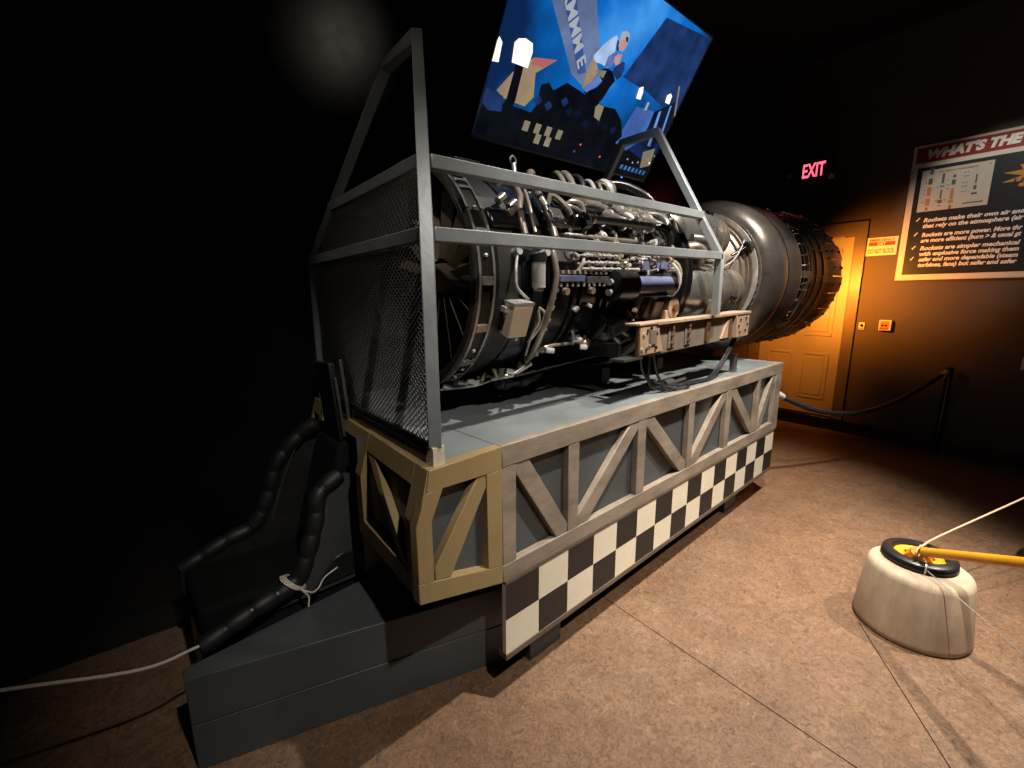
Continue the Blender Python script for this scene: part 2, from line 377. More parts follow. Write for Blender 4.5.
# side face parts (towards the camera)
def sidepoly(pts, t=.035, y0=0., nm='rail', m=B, par=pl):
    P = [(x, ys(x)+y0, z) for x, z in pts]
    return MB().prism(P, (0, t, 0)).build(nm, m, par, bevel=.002)
sidepoly([(fx(1, .90), .885), (X0-.001, .868), (X0-.001, ZT+.002), (fx(1, .945), ZT+.004)], nm='top_rail')
sidepoly([(.54, .569), (X0-.001, .470), (X0-.001, .533), (.54, .632)], nm='bottom_rail')
sidepoly([(.54, .632), (.592, .617), (.592, .80), (.634, .885), (fx(1, .90), .885), (.54, .80)], nm='corner_post')
sidepoly([(.80, .553), (X0-.001, .533), (X0-.001, .868), (.80, .871)], nm='upright')
sidepoly([(.598, .615), (.652, .599), (.798, .83), (.798, .871), (.765, .873), (.598, .655)], t=.03, y0=.003, nm='diagonal_brace')
sidepoly([(.545, .575), (X0-.001, .477), (X0-.001, .93), (.59, .93), (.55, .80)], t=.008, y0=.034, nm='side_panel', m=M['panel'])
# front face: near pod
def frontpoly(pts, t=.03, nm='rail', m=B, back=0.):
    P = [(fx(y, z)+back, y, z) for y, z in pts]
    return MB().prism(P, (t, 0, 0)).build(nm, m, pl, bevel=.002)
for ya, yb in ((1.004, 1.47), (1.98, 2.13)):
    w = .055 if yb < 1.6 else .03
    frontpoly([(ya-.028, .80), (ya+w, .80), (ya+w, .569), (ya-.028, .569)], nm='upright') if ya < 1.6 else frontpoly([(ya, .80), (ya+w, .80), (ya+w, .569), (ya, .569)], nm='upright')
    frontpoly([(ya-.02, .945), (ya+w, .945), (ya+w, .80), (ya-.028, .80)], nm='upright')
    frontpoly([(yb-w, .80), (yb, .80), (yb, .569), (yb-w, .569)], nm='upright'); frontpoly([(yb-w, .945), (yb, .945), (yb, .80), (yb-w, .80)], nm='upright')
    frontpoly([(ya+w, .885), (yb-w, .885), (yb-w, .945), (ya+w, .945)], nm='top_rail')
    frontpoly([(ya+w, .569), (yb-w, .569), (yb-w, .632), (ya+w, .632)], nm='bottom_rail')
    q = MB(); P = [(ya, .80), (yb, .80), (yb, .575), (ya, .575)]; q.prism([(fx(y, z)+.03, y, z) for y, z in P], (.01, 0, 0))
    P = [(ya, .94), (yb, .94), (yb, .80), (ya, .80)]; q.prism([(fx(y, z)+.03, y, z) for y, z in P], (.01, 0, 0))
    q.build('front_panel', M['panel'], pl)
w = .055; ya, yb = 1.004+w, 1.47-w
frontpoly([(ya, .632), (ya+.05, .632), (ya+.20, .80), (ya+.15, .80)], t=.026, nm='diagonal_brace', back=.003)
frontpoly([(ya+.15, .80), (ya+.20, .80), (yb, .885), (yb-.07, .885)], t=.026, nm='diagonal_brace', back=.003)
q = MB(); q.box((.60, 1.47, .40), (X0, 1.48, ZT-.02)); q.box((.66, 1.97, .40), (X0, 1.98, ZT-.02)); q.box((X0-.012, 1.48, .3), (X0-.002, 1.97, ZT-.02))
q.build('recess_lining', M['panel'], pl)
q = MB(); q.prism([(fx(1.47, .9)-.0, 1.47, .90), (fx(1.98, .9), 1.98, .90), (fx(1.98, .945), 1.98, .942), (fx(1.47, .945), 1.47, .942)], (.05, 0, 0)); q.build('top_rail', B, pl)

# ------------------------------------------------------------------ wedge nose platform
st = thing('nose_platform', (.5, 1.5, 0), 'low dark slate wedge shaped nose platform on the floor in front of the plinth', 'platform')
def sy(x): return 1.4515-(x-.034)*.322
A = [(.034, sy(.034)), (1.03, sy(1.03)), (1.03, 1.60), (.80, 1.575), (.036, 1.505)]
q = MB(); q.prism([(x, y, 0) for x, y in A], (0, 0, .158)); q.build('lower_body', M['stage'], st, bevel=.003)
q = MB(); q.prism([(x, y, .1605) for x, y in A], (0, 0, .157)); q.build('upper_body', M['stage'], st, bevel=.003)

# ------------------------------------------------------------------ seat
se = thing('bucket_seat', (.35, 1.75, .0), 'black tufted bucket racing seat with tall headrest behind the nose platform', 'seat')
def roll(path, r, nseg, nm):
    P = spline(path, 8); L = [0]
    for i in range(1, len(P)): L.append(L[-1]+(P[i]-P[i-1]).length)
    tot = L[-1]; rr = [r*(.72+.34*abs(sin(pi*nseg*l/tot))**.55) for l in L]; rr[0] *= .5; rr[-1] *= .6
    # resample finely
    Q = []; RR = []; n = nseg*10; i = 0
    for k in range(n+1):
        d = tot*k/n
        while i < len(L)-2 and L[i+1] < d: i += 1
        t = (d-L[i])/max(L[i+1]-L[i], 1e-6); Q.append(P[i].lerp(P[i+1], min(t, 1))); RR.append(r*(.80+.2*abs(sin(pi*nseg*k/n))**.6))
    RR[0] *= .5; RR[-1] *= .55
    o = MB().tube(Q, RR, 14).build(nm, M['seat'], se)
    for s_ in range(1, nseg):
        p = Q[s_*10]; d = (Q[s_*10+1]-Q[s_*10-1]).normalized()
        MB().tube([p-d*.004, p+d*.004], RR[s_*10]+.003, 14).build('tuft_band', M['black'], o)
    return o
near = [(.085, 1.555, .325), (.25, 1.565, .375), (.385, 1.578, .41), (.445, 1.585, .52), (.478, 1.592, .62), (.50, 1.60, .70), (.585, 1.605, .755)]
roll(near, .033, 9, 'side_bolster')
far = [(.085, 1.95, .40), (.24, 1.945, .465), (.345, 1.94, .50), (.41, 1.935, .62), (.45, 1.93, .74), (.55, 1.91, .85), (.61, 1.88, .89)]
roll(far, .031, 9, 'side_bolster')
# shell sides
def shell(y, path, base, m, nm):
    q = MB(); P = [(x, y, z) for x, _, z in path]; P += base
    q.prism(P, (0, .012, 0)); return q.build(nm, m, se)
shell(1.592, near, [(.715, 1.592, .72), (.64, 1.592, .319), (.085, 1.592, .319)], M['seat_shell'], 'shell_side')
shell(1.925, far, [(.70, 1.925, .86), (.64, 1.925, .319), (.085, 1.925, .319)], M['seat'], 'shell_side')
q = MB().box((.095, 1.612, .0), (.66, 1.925, .318)); q.build('seat_base', M['black'], se, bevel=.004)
q = MB()
q.hexa([(.10, 1.605, .319), (.52, 1.605, .319), (.52, 1.925, .319), (.10, 1.925, .319), (.10, 1.605, .42), (.50, 1.605, .40), (.50, 1.925, .40), (.10, 1.925, .42)])
q.build('seat_cushion', M['seat_in'], se, bevel=.02)
q = MB(); q.hexa([(.48, 1.605, .38), (.56, 1.605, .38), (.56, 1.925, .38), (.48, 1.925, .38), (.60, 1.64, .86), (.66, 1.64, .86), (.66, 1.88, .86), (.60, 1.88, .86)])
q.build('backrest', M['seat_in'], se, bevel=.02)
q = MB(); q.hexa([(.61, 1.655, .86), (.64, 1.655, .86), (.64, 1.80, .86), (.61, 1.80, .86), (.59, 1.655, 1.165), (.615, 1.655, 1.165), (.615, 1.80, 1.158), (.59, 1.80, 1.158)])
q.build('headrest', M['seat'], se, bevel=.006)
q = MB().prism([(.66, 1.65, .70), (.63, 1.65, 1.175), (.642, 1.65, 1.175), (.675, 1.65, .70)], (0, .008, 0)); q.build('headrest_edge_strip', M['strip'], se, bevel=.002)
q = MB().prism([(.620, 1.64, .88), (.603, 1.64, 1.11), (.613, 1.64, 1.11), (.632, 1.64, .88)], (0, .008, 0)); q.build('headrest_edge_strip', M['strip'], se, bevel=.002)
q = MB().tube(spline([(.40, 1.93, .48), (.46, 1.915, .66), (.52, 1.90, .80)]), .004, 6); q.build('piping', M['strip'], se)
q = MB().tube(spline([(.53, 1.635, .72), (.545, 1.63, .60), (.53, 1.62, .48)]), .004, 6); q.build('piping', M['strip'], se)
q = MB().prism([(.45, 1.584, .34), (.60, 1.584, .34), (.605, 1.584, .43), (.57, 1.584, .445), (.52, 1.584, .43)], (0, .008, 0)); q.build('side_vent', M['black'], se, bevel=.004)
# cord tied round the seat
q = MB()
for d in (-.008, 0, .008):
    q.tube([V((.376+d*.9, 1.578, .408))+V((cos(t)*-.030, sin(t)*.043, cos(t)*.028)) for t in [2*pi*i/18 for i in range(19)]], .003, 6, cap=False)
q.tube(spline([(.385, 1.54, .40), (.42, 1.53, .372), (.45, 1.545, .368), (.48, 1.56, .39), (.53, 1.565, .405)]), .003, 6); q.tube(spline([(.39, 1.535, .395), (.41, 1.53, .36), (.405, 1.525, .325)]), .003, 6)
q.top('tie_cord', M['cord'], 'white cord knotted around the near side bolster of the black bucket seat', 'cord')
q = MB(); q.tube(spline([(.085, 1.54, .345), (-.05, 1.49, .385), (-.29, 1.45, .512), (-.7, 1.40, .72), (-1.1, 1.36, .93)]), .0045, 8)
q.top('string_barrier', M['cord'], 'thin white barrier string running from the seat nose out along the dark wall', 'barrier')

# ------------------------------------------------------------------ cage
TL = .024
def tz(x): return (x-.62)*TL
cg = thing('roll_cage', (1.4, 1.5, ZT), 'grey square tube roll cage standing on the plinth around the engine front', 'cage')
W = .036; YN, YF = 1.014, 2.05; YTn, YTf = 1.380, 1.625; ZM = 1.558; ZTOP = 2.215
def fp(y, z):        # front hoop plane: yawed a little, leaning back above the middle bar
    x = .632+(y-1.0)*.07
    return V((x+max(0, z-ZM)*.30, y, z))
def chain(pts, w, nm, par, m=M['cage']):      # square tube with mitred corners
    P = [V(p) for p in pts]; n = (P[1]-P[0]).cross(P[2]-P[1]).normalized(); vs = []; h = w/2
    for i, p in enumerate(P):
        d0 = (P[i]-P[i-1]).normalized() if i else (P[1]-P[0]).normalized()
        d1 = (P[i+1]-P[i]).normalized() if i < len(P)-1 else d0
        t = (d0+d1).normalized(); nn = (n-t*n.dot(t)).normalized(); b_ = t.cross(nn).normalized(); k = 1/max(.3, t.dot(d1))
        vs += [p+b_*h*k+nn*h, p-b_*h*k+nn*h, p-b_*h*k-nn*h, p+b_*h*k-nn*h]
    fs = [(3, 2, 1, 0), tuple(len(vs)-4+x for x in range(4))]
    for i in range(len(P)-1):
        o = 4*i; fs += [(o+x, o+(x+1) % 4, o+4+(x+1) % 4, o+4+x) for x in range(4)]
    return MB().add(vs, fs).build(nm, m, par, bevel=.0025)
chain([fp(YN, ZT+.055), fp(YN, ZM), fp(YTn, ZTOP), fp(YTf, ZTOP), fp(YF, ZM), fp(YF, ZT+.055)], W, 'front_hoop', cg)
for y in (YN, YF): MB().bar(fp(y, ZT), fp(y, ZT+.056), W+.001).build('post_foot', M['cage_raw'], cg, label='bare unpainted foot of the cage post')
XR = 2.345; ZR = ZM+tz(XR); DZ = .06
chain([(XR, YN, 1.306), (XR, YN, ZR), (XR, 1.402, 2.272), (XR, 1.622, 2.268), (XR, YF-.02, ZR), (XR, YF-.02, 1.306)], W, 'rear_hoop', cg)
def hy(z): return YN+(z-ZM)/(ZTOP-ZM)*(YTn-YN)-.004
ZU = 1.766
def siderail(y0, z0, y1, z1): 
    a = fp(y0, z0)+V((.014, 0, 0)); d = V((XR, y1, z1)); MB().bar(a, d, W).build('side_rail', M['cage'], cg, bevel=.0025)
siderail(YN, ZM, YN, ZR); siderail(hy(ZU), ZU, hy(ZU), ZU+tz(XR))
yfu = YF-(hy(ZU)-YN)
siderail(YF, ZM, YF-.02, ZR); siderail(yfu, ZU, yfu-.02, ZU+tz(XR))
for (ya, yb, z) in ((YN, YF, ZM), (hy(ZU), yfu, ZU), (YN, YF, ZT+.02)):
    MB().bar(fp(ya, z), fp(yb, z), W).build('cross_bar', M['cage'] if z > 1 else M['dark_metal'], cg, bevel=.0025)
MB().bar(fp(YN+.02, ZT+.05), fp(YF-.02, ZT+.05), .014).build('mesh_clamp_strip', M['strip'], cg)
def meshpanel(ya0, yb0, z0, ya1, yb1, z1):
    q = MB(); sp = .0145; wv = .0024
    P = [(ya0, z0), (yb0, z0), (yb1, z1), (ya1, z1)]
    def clip(a, d):
        ts = []
        for i in range(4):
            p, r_ = P[i], P[(i+1) % 4]; ex, ez = r_[0]-p[0], r_[1]-p[1]; den = d[0]*ez-d[1]*ex
            if abs(den) < 1e-9: continue
            t = ((p[0]-a[0])*ez-(p[1]-a[1])*ex)/den; s_ = ((p[0]-a[0])*d[1]-(p[1]-a[1])*d[0])/den
            if -1e-6 <= s_ <= 1+1e-6: ts.append(t)
        return (min(ts), max(ts)) if len(ts) > 1 else None
    for sg in (1, -1):
        d = (cos(radians(36)), sg*sin(radians(36))); nrm = (-d[1], d[0])
        cy, cz_ = (ya0+yb0)/2, (z0+z1)/2
        for k in range(-95, 96):
            a = (cy+nrm[0]*k*sp, cz_+nrm[1]*k*sp); t = clip(a, d)
            if t and t[1]-t[0] > .01:
                p0 = fp(a[0]+d[0]*t[0], a[1]+d[1]*t[0]); p1 = fp(a[0]+d[0]*t[1], a[1]+d[1]*t[1])
                off = V((.002*sg, 0, 0)); q.bar(p0+off, p1+off, wv, wv, up=(1, 0, 0))
    return q.build('wire_mesh_screen', M['mesh'], cg, label='diamond wire mesh screen')
meshpanel(YN, YF, ZT+.03, YN, YF, ZM)
meshpanel(YN, YF, ZM, hy(ZU), yfu, ZU)

# ------------------------------------------------------------------ engine
AX = V((1, 0, .023)).normalized(); EO = V((.94, 1.57, 1.475)); E1 = V((0, -1, 0)); E2 = AX.cross(V((0, 1, 0))); E2 = E2 if E2.z > 0 else -E2
def E(s, a, r): t = radians(a); return EO+AX*s+(E1*cos(t)+E2*sin(t))*r
en = thing('jet_engine', (2.4, 1.57, 1.0), 'long dark afterburning jet engine with exposed pipes and flared exhaust nozzle', 'jet engine')
def lat(nm, prof, m, n=72, closed=False, par=None, label=None):
    return MB().lathe(prof, AX, EO, n, closed).build(nm, m, par or en, label=label)
def ring(nm, s0, s1, ri, ro, m, par=None): return lat(nm, [(s0, ri), (s0, ro), (s1, ro), (s1, ri)], m, closed=True, par=par)
def etube(nm, pts, r, m, n=8, sm=True, par=None):
    P = [E(*p) for p in pts]
    if sm and len(P) > 2: P = spline(P, 5)
    return MB().tube(P, r, n).build(nm, m, par or en)
def ecyl(nm, p, q, r, m, n=18, par=None): return MB().cyl(E(*p), E(*q), r, n).build(nm, m, par or en)
def ebox(nm, s0, s1, a, w, r0, r1, m, par=None, bevel=.002):      # box on the casing at angle a, tangential width w
    t = radians(a); er = E1*cos(t)+E2*sin(t); et = -E1*sin(t)+E2*cos(t)
    return MB().obox(EO+AX*(s0+s1)/2+er*(r0+r1)/2, AX*(s1-s0)/2, et*w/2, er*(r1-r0)/2).build(nm, m, par or en, bevel=bevel)
# inlet
lat('inlet_lip', [(-.045, .405), (-.05, .395), (-.04, .385), (.02, .375), (.16, .372), (.16, .40), (.0, .403)], M['lip'], closed=True)
fl = ring('inlet_flange', -.03, .03, .38, .417, M['flange_dark'])
ring('flange_band', -.036, -.026, .385, .424, M['flange'], fl); ring('flange_band', .024, .033, .385, .424, M['flange'], fl)
for a in (-64, -57, -46, -25, -3, 18, 42, 47, 52, 57, 78, 96, 120, 150, 180, -90, -120, -150):
    ebox('flange_latch', -.024, .022, a, .028 if a in (-25, -3, -46, 18) else .012, .405, .425, M['flange'], fl, .001)
for a in (-60, -52, -38, 8, 30, 66): MB().ball(E(0, a, .42), .008, 8).build('flange_bolt', M['steel'], fl)
hub = lat('inlet_hub', [(.04, .0), (.04, .035), (.05, .05), (.10, .06), (.3, .065)], M['blade'], 40)
for k in range(16):
    a = k*360/16+9; q = MB(); vs = []
    for i in range(7):
        f = i/6; r = .08+(.325-.08)*f; tw = -radians(44-4*f); ch = .03+.012*f
        t = radians(a); er = E1*cos(t)+E2*sin(t); et = -E1*sin(t)+E2*cos(t); dv = AX*cos(tw)+et*sin(tw); th = AX*-sin(tw)+et*cos(tw)
        c = EO+AX*.105+er*r
        vs += [c-dv*ch*.6+th*.0022, c+dv*ch*.6+th*.0022, c+dv*ch*.6-th*.0022, c-dv*ch*.6-th*.0022]
    fs = [(3, 2, 1, 0), (24, 25, 26, 27)]
    for i in range(6):
        o = 4*i; fs += [(o+x, o+(x+1) % 4, o+4+(x+1) % 4, o+4+x) for x in range(4)]
    q.add(vs, fs).build('fan_blade', M['blade'], en)
ring('inlet_shade_disc', .28, .29, .0, .37, M['screw_hole'])  # black disc painted in for the shade between and behind the blades
# casings
lat('fan_casing', [(.033, .402), (.06, .402), (.18, .398), (.33, .394)], M['fan_case'])
ring('casing_flange', .176, .186, .37, .402, M['dark_metal']); ring('casing_flange', .325, .343, .37, .41, M['dark_metal'])
lat('compressor_casing', [(.33, .39), (.48, .386), (.62, .382), (.78, .376), (.92, .37)], M['dark_metal'])
for s_ in (.47, .52, .66, .71, .84): ring('casing_rib', s_, s_+.012, .36, .395, M['dark_metal'])
lat('rear_compressor_casing', [(.92, .37), (.95, .385), (1.0, .375), (1.2, .36), (1.34, .35)], M['grey_metal'])
ring('casing_flange', .92, .936, .35, .398, M['grey_metal'])
ring('diffuser_ring', 1.318, 1.352, .30, .428, M['dark_metal']); ring('diffuser_ring', 1.362, 1.386, .30, .432, M['black_gloss'])
# grey access plates
for s0, s1, a, w in ((.05, .17, 34, .085), (.36, .46, 14, .10), (.55, .66, 16, .08), (.05, .15, 18, .05), (.20, .30, 21, .04)):
    ebox('access_plate', s0, s1, a, w, .37, .404, M['grey_metal'])
ebox('black_cover', .05, .25, 27, .07, .37, .425, M['black_gloss'], bevel=.012)
# turbine core and combustor cans
lat('turbine_core', [(1.38, .24), (2.05, .25), (2.10, .30)], M['core'])
def can(a):
    t = radians(a); er = E1*cos(t)+E2*sin(t); o = EO+er*.30
    q = MB().lathe([(1.385, .05), (1.39, .115), (1.42, .135), (1.50, .152), (1.60, .158), (1.86, .158), (1.98, .150), (2.06, .128), (2.075, .115)], AX, o, 40)
    c = q.build('combustor_can', M['can'], en)
    for s_, r_ in ((1.655, .161), (1.875, .162)): MB().lathe([(s_, .15), (s_, r_), (s_+.012, r_), (s_+.012, .15)], AX, o, 40, True).build('can_band', M['can'], c)
    MB().lathe([(1.995, .140), (2.00, .152), (2.06, .138), (2.12, .125), (2.13, .10)], AX, o, 40).build('can_collar', M['can_tan'], c, label='heat tinted collar')
    MB().lathe([(2.05, .11), (2.10, .135), (2.12, .135), (2.15, .1)], AX, o, 40).build('can_collar', M['can_tan'], c)
    P = o+AX*1.88+er*.16; MB().cyl(P-AX*.02, P+AX*.05, .014).build('can_fitting', M['dark_metal'], c)
for a in (-16, 55, 126, 197, 268): can(a)
lat('rear_cone', [(2.06, .255), (2.10, .31), (2.18, .385), (2.26, .435)], M['cone'])
for s_, r_ in ((2.16, .375), (2.19, .402), (2.215, .42)): ring('cone_rib', s_, s_+.01, r_-.03, r_+.006, M['cone'])
fl = ring('exhaust_flange', 2.245, 2.288, .40, .443, M['flange_dark'])
ring('flange_band', 2.236, 2.250, .40, .449, M['steel'], fl); ring('flange_band', 2.278, 2.294, .40, .456, M['flange'], fl)
for k in range(60):
    a = k*6; MB().obox(E(2.264, a, .446), AX*.016, (E(0, a+1, 1)-E(0, a-1, 1))*.05, (E(0, a, 1)-E(0, a, 0))*.005).build('flange_bolt', M['flange'], fl)
# exhaust bulge
lat('exhaust_bulge', [(2.285, .44), (2.295, .475), (2.32, .505), (2.36, .53), (2.42, .545), (2.48, .546), (2.532, .540)], M['bulge'])
ring('bulge_seam', 2.53, 2.546, .50, .534, M['nozzle'])
lat('exhaust_bulge', [(2.544, .541), (2.60, .548), (2.68, .557), (2.73, .56), (2.735, .54)], M['bulge'])
# afterburner section
lat('afterburner_duct', [(2.72, .53), (3.0, .535), (3.3, .535), (3.42, .53)], M['nozzle'])
for s0_, s1_, r_, m in ((2.745, 2.765, .556, 'nozzle_grey'), (2.83, 2.85, .553, 'nozzle'), (2.93, 2.96, .556, 'nozzle_grey'), (3.0, 3.10, .553, 'nozzle'), (3.12, 3.14, .560, 'nozzle_grey'), (3.15, 3.27, .556, 'nozzle'), (3.29, 3.31, .564, 'nozzle_grey'), (3.33, 3.45, .558, 'nozzle')):
    ring('duct_hoop', s0_, s1_, .52, r_, M[m])
for k in range(22):
    a = -75+k*8.2+rnd.uniform(-1.5, 1.5); s0 = rnd.choice((2.75, 2.78, 2.82)); s1 = s0+rnd.choice((.10, .14, .18))
    etube('duct_strut', [(s0, a, .54), (s0+.01, a, .558), (s1-.01, a, .558), (s1, a, .54)], rnd.choice((.003, .004, .006)), M[rnd.choice(('nozzle_grey', 'nozzle', 'grey_metal'))], 6, False)
for s_, a, w_, m in ((.60, 22, .07, 'black'), (.70, 24, .05, 'black_gloss'), (.82, 23, .06, 'black'), (.93, 20, .05, 'dark_metal'), (.48, 22, .05, 'black'), (1.05, 24, .06, 'black_gloss'), (.40, 33, .06, 'grey_metal'), (.64, 36, .08, 'grey_metal')):
    ebox('equipment_box', s_-.03, s_+.045, a, w_, .37, .425, M[m], bevel=.008)
for (a, s0, s1, m) in ((20, .40, .9, 'pipe'), (33, .55, 1.1, 'steel'), (38, .44, .8, 'black'), (16, .6, 1.15, 'steel'), (24.5, .34, .55, 'pipe')):
    etube('axial_pipe', [(s0, a+3, .39), (s0+.02, a, .432), (s1-.02, a, .432), (s1, a+3, .39)], .008, M[m], 10, False)
for a, b_ in ((-20, 22), (30, 50), (-48, -30)):
    ebox('actuator_plate', 2.80, 3.0, (a+b_)/2, .05, .54, .562, M['nozzle_grey'])
for a in (-48, -6, 14, 50): etube('hydraulic_line', [(2.75, a, .565), (2.9, a+2, .575), (2.92, a+6, .575), (3.05, a+6, .578), (3.3, a+5, .572)], .0035, M['nozzle_grey'], 6, False)
for k in range(26):
    a = -80+k*6.3; MB().ball(E(rnd.choice((2.76, 2.9, 3.2, 3.45)), a, .566), .008, 8).build('line_fitting', M['nozzle_grey'], en)
# nozzle petals
NP = 26
for k in range(NP):
    a0, a1 = k*360/NP+.35, (k+1)*360/NP-.35; q = MB(); vs = []
    for s_, r_ in ((3.40, .552), (3.55, .575), (3.72, .576), (3.93, .556 if k % 2 else .546)):
        for a in (a0, (a0+a1)/2, a1): vs.append(E(s_, a, r_))
    for s_, r_ in ((3.40, .540), (3.55, .563), (3.72, .564), (3.93, .544 if k % 2 else .534)):
        for a in (a0, (a0+a1)/2, a1): vs.append(E(s_, a, r_))
    fs = []
    for i in range(3):
        for j_ in range(2):
            p = i*3+j_; fs += [(p, p+1, p+4, p+3), (12+p+3, 12+p+4, 12+p+1, 12+p)]
    for i in range(3): fs += [(i*3, i*3+3, 15+i*3, 12+i*3), (i*3+2, 14+i*3, 17+i*3, i*3+5)]
    for j_ in range(2): fs += [(j_, 12+j_, 13+j_, j_+1), (9+j_, 10+j_, 22+j_, 21+j_)]
    pt = q.add(vs, fs).build('nozzle_petal', M['petal'], en)
    am = (a0+a1)/2
    MB().obox(E(3.60, am, .578), AX*.05, (E(0, am+1, 1)-E(0, am-1, 1))*.14, (E(0, am, 1)-E(0, am, 0))*.006).build('petal_hinge', M['petal'], pt)
    MB().ball(E(3.80, am, .570), .012, 8).build('petal_bolt', M['nozzle_grey'], pt)
lat('nozzle_liner', [(3.0, .40), (3.3, .47), (3.85, .50)], M['petal'])
ring('flame_holder', 3.0, 3.02, .0, .47, M['petal'])

# ---- accessories
bx = ebox('igniter_box', .098, .188, -21.5, .118, .40, .455, M['tan_box'], bevel=.004)
ebox('box_lid', .094, .192, -13.2, .012, .398, .458, M['steel'], bx, .001); ebox('box_bracket', .085, .115, -16.5, .022, .39, .425, M['steel'], bx); ebox('box_bracket', .09, .115, -24, .05, .39, .42, M['flange_dark'], bx)
cn = ecyl('filter_canister', (.225, 5.6, .435), (.225, -6.2, .435), .025, M['steel'], 24)
ecyl('canister_cap', (.225, 9, .435), (.225, 5.4, .435), .031, M['black_gloss'], 24, cn); ecyl('canister_base', (.225, -6, .435), (.225, -7.6, .435), .018, M['brass'], 16, cn)
etube('bleed_pipe', [(.318, 18, .42), (.312, 9, .43), (.318, -.5, .432), (.31, -10, .43), (.304, -26, .428), (.318, -42, .425), (.35, -56, .42)], .0125, M['pipe'], 12)
etube('sense_pipe', [(.146, 11, .42), (.125, 4, .425), (.118, -.5, .43), (.116, -6, .44), (.156, -11, .46)], .005, M['steel'])
etube('sense_pipe', [(.214, -16, .46), (.235, -22, .455), (.25, -31, .43), (.30, -48, .42)], .005, M['steel'])
etube('sense_pipe', [(.27, -17, .41), (.295, -20, .42), (.29, -28, .42), (.27, -38, .415)], .005, M['steel'])
MB().tube([E(.05, -70, .43), E(.12, -72, .44), E(.30, -64, .45), (E(.37, -56, .43))], .012, 10).build('drain_pipe', M['steel'], en)
etube('drain_pipe', [(.345, -56, .42), (.395, -43, .42), (.62, -45, .41), (.66, -41, .40)], .008, M['pipe'])
etube('drain_pipe', [(-.02, -76, .44), (.06, -72, .45), (.14, -70, .455), (.2, -66, .45)], .008, M['steel'])
for s_, a in ((.0, -73), (.05, -74), (.09, -69), (.15, -74), (.19, -68), (.27, -63), (.39, -44), (.62, -46)):
    MB().tube([E(s_, a, .43), E(s_+.03, a+1, .445)], .012, 8).build('pipe_coupling', M['steel'], en)
lc = MB().tube([E(.26, -69, .47), E(.30, -70, .47), E(.305, -70, .47), E(.37, -71, .47), E(.375, -71, .47), E(.42, -72, .47), E(.425, -72, .47), E(.50, -74, .465), E(.60, -77, .455)], [.03, .03, .024, .024, .034, .034, .026, .026, .006], 18).build('drain_pump', M['dark_metal'], en)
MB().tube([E(.245, -68.6, .47), E(.262, -69, .47)], .024, 18).build('pump_cap', M['grey_metal'], lc)
etube('long_rod', [(.30, -62, .46), (.9, -66, .43), (1.15, -60, .42)], .006, M['grey_metal'], 8, False)
# fuel manifold with knobs
mf = ebox('fuel_manifold', .35, .50, -2.0, .024, .395, .425, M['tv_tint_steel']); ebox('manifold_block', .515, .70, -2.6, .026, .39, .422, M['grey_metal'], mf)
for i in range(11):
    s_ = .36+i*.034; ebox('manifold_nut', s_, s_+.014, 1.2, .014, .40, .424, M['brass'], mf, .001)
    ecyl('manifold_stud', (s_+.006, -4.2, .415), (s_+.006, -6.2, .415), .006, M['steel'], 8, mf)
for s_ in (.39, .55): MB().tube([E(s_, -8.5, .41), E(s_, -8.5, .432)], .014, 12).build('manifold_plug', M['brass'], mf)
for (a, s0, s1) in ((10.2, .48, .72), (6.2, .483, .73), (3.0, .482, .90)):
    p = etube('fuel_line', [(s0, a, .40), (s0+.02, a, .425), (s1-.02, a+.4, .425), (s1, a, .40)], .006, M['steel'], 8, False)
    for f in (.1, .3, .42, .55, .72, .9): MB().tube([E(s0+(s1-s0)*f, a, .425), E(s0+(s1-s0)*f+.016, a, .425)], .0105, 8).build('line_nut', M['steel'], p)
etube('fuel_line', [(.47, 2, .41), (.485, 6, .425), (.50, 9, .42)], .007, M['steel'])
for s0, s1, a0, a1 in ((.90, .96, 3, 8.5), (1.02, 1.04, 4.5, 8), (1.06, 1.12, 4, 9), (1.13, 1.15, 3.5, 7)):
    q = MB(); q.prism([E(s0, a0, .43), E(s1, a0, .43), E((s0+s1)/2+.01, a1, .43), E((s0+s1)/2-.01, a1, .43)], (0, -.008, 0)); q.build('tv_tinted_bracket', M['tv_tint_steel'], en, label='steel bracket with the blue screen reflection in its colour')  # plain steel brackets, their blue is painted screen reflection
# starter generator
g = MB().tube([E(.66, -6, .425), E(.67, -6, .425), E(.76, -6, .425), E(.80, -6, .425), E(.815, -6, .425)], [.045, .068, .07, .07, .05], 32).build('starter_generator', M['dark_metal'], en)
MB().tube([E(.80, -6.5, .425), E(1.17, -6.5, .425)], .048, 28).build('generator_barrel', M['dark_metal'], g)
MB().lathe([(0, .0488), (.30, .0488)], AX, E(.825, -6.5, .425), 8, False, radians(120), radians(205)).build('generator_sheen', M['tv_tint_steel'], g, label='blue sheen painted as a strip on the barrel')  # reflected blue sheen drawn as a coloured strip, not a separate part
for a in (-9.5, -4): MB().tube([E(.645, a, .435), E(.68, a, .435)], .014, 10).build('terminal', M['steel'], g)
etube('end_clip', [(1.19, 8, .42), (1.205, 3, .44), (1.215, -4, .45), (1.2, -11, .44), (1.18, -14, .42)], .01, M['steel'], 8)
etube('end_clip', [(1.21, 12, .40), (1.235, 7, .43), (1.24, 0, .44), (1.225, -6, .43)], .008, M['brass'], 8)
for a in range(-66, 64, 6):
    MB().tube([E(.338, a, .405), E(.338, a, .418)], .0055, 6).build('flange_nut', M['steel'], en)
for a in range(-60, 60, 7): MB().tube([E(.928, a, .392), E(.928, a, .406)], .006, 6).build('flange_nut', M['steel'], en)
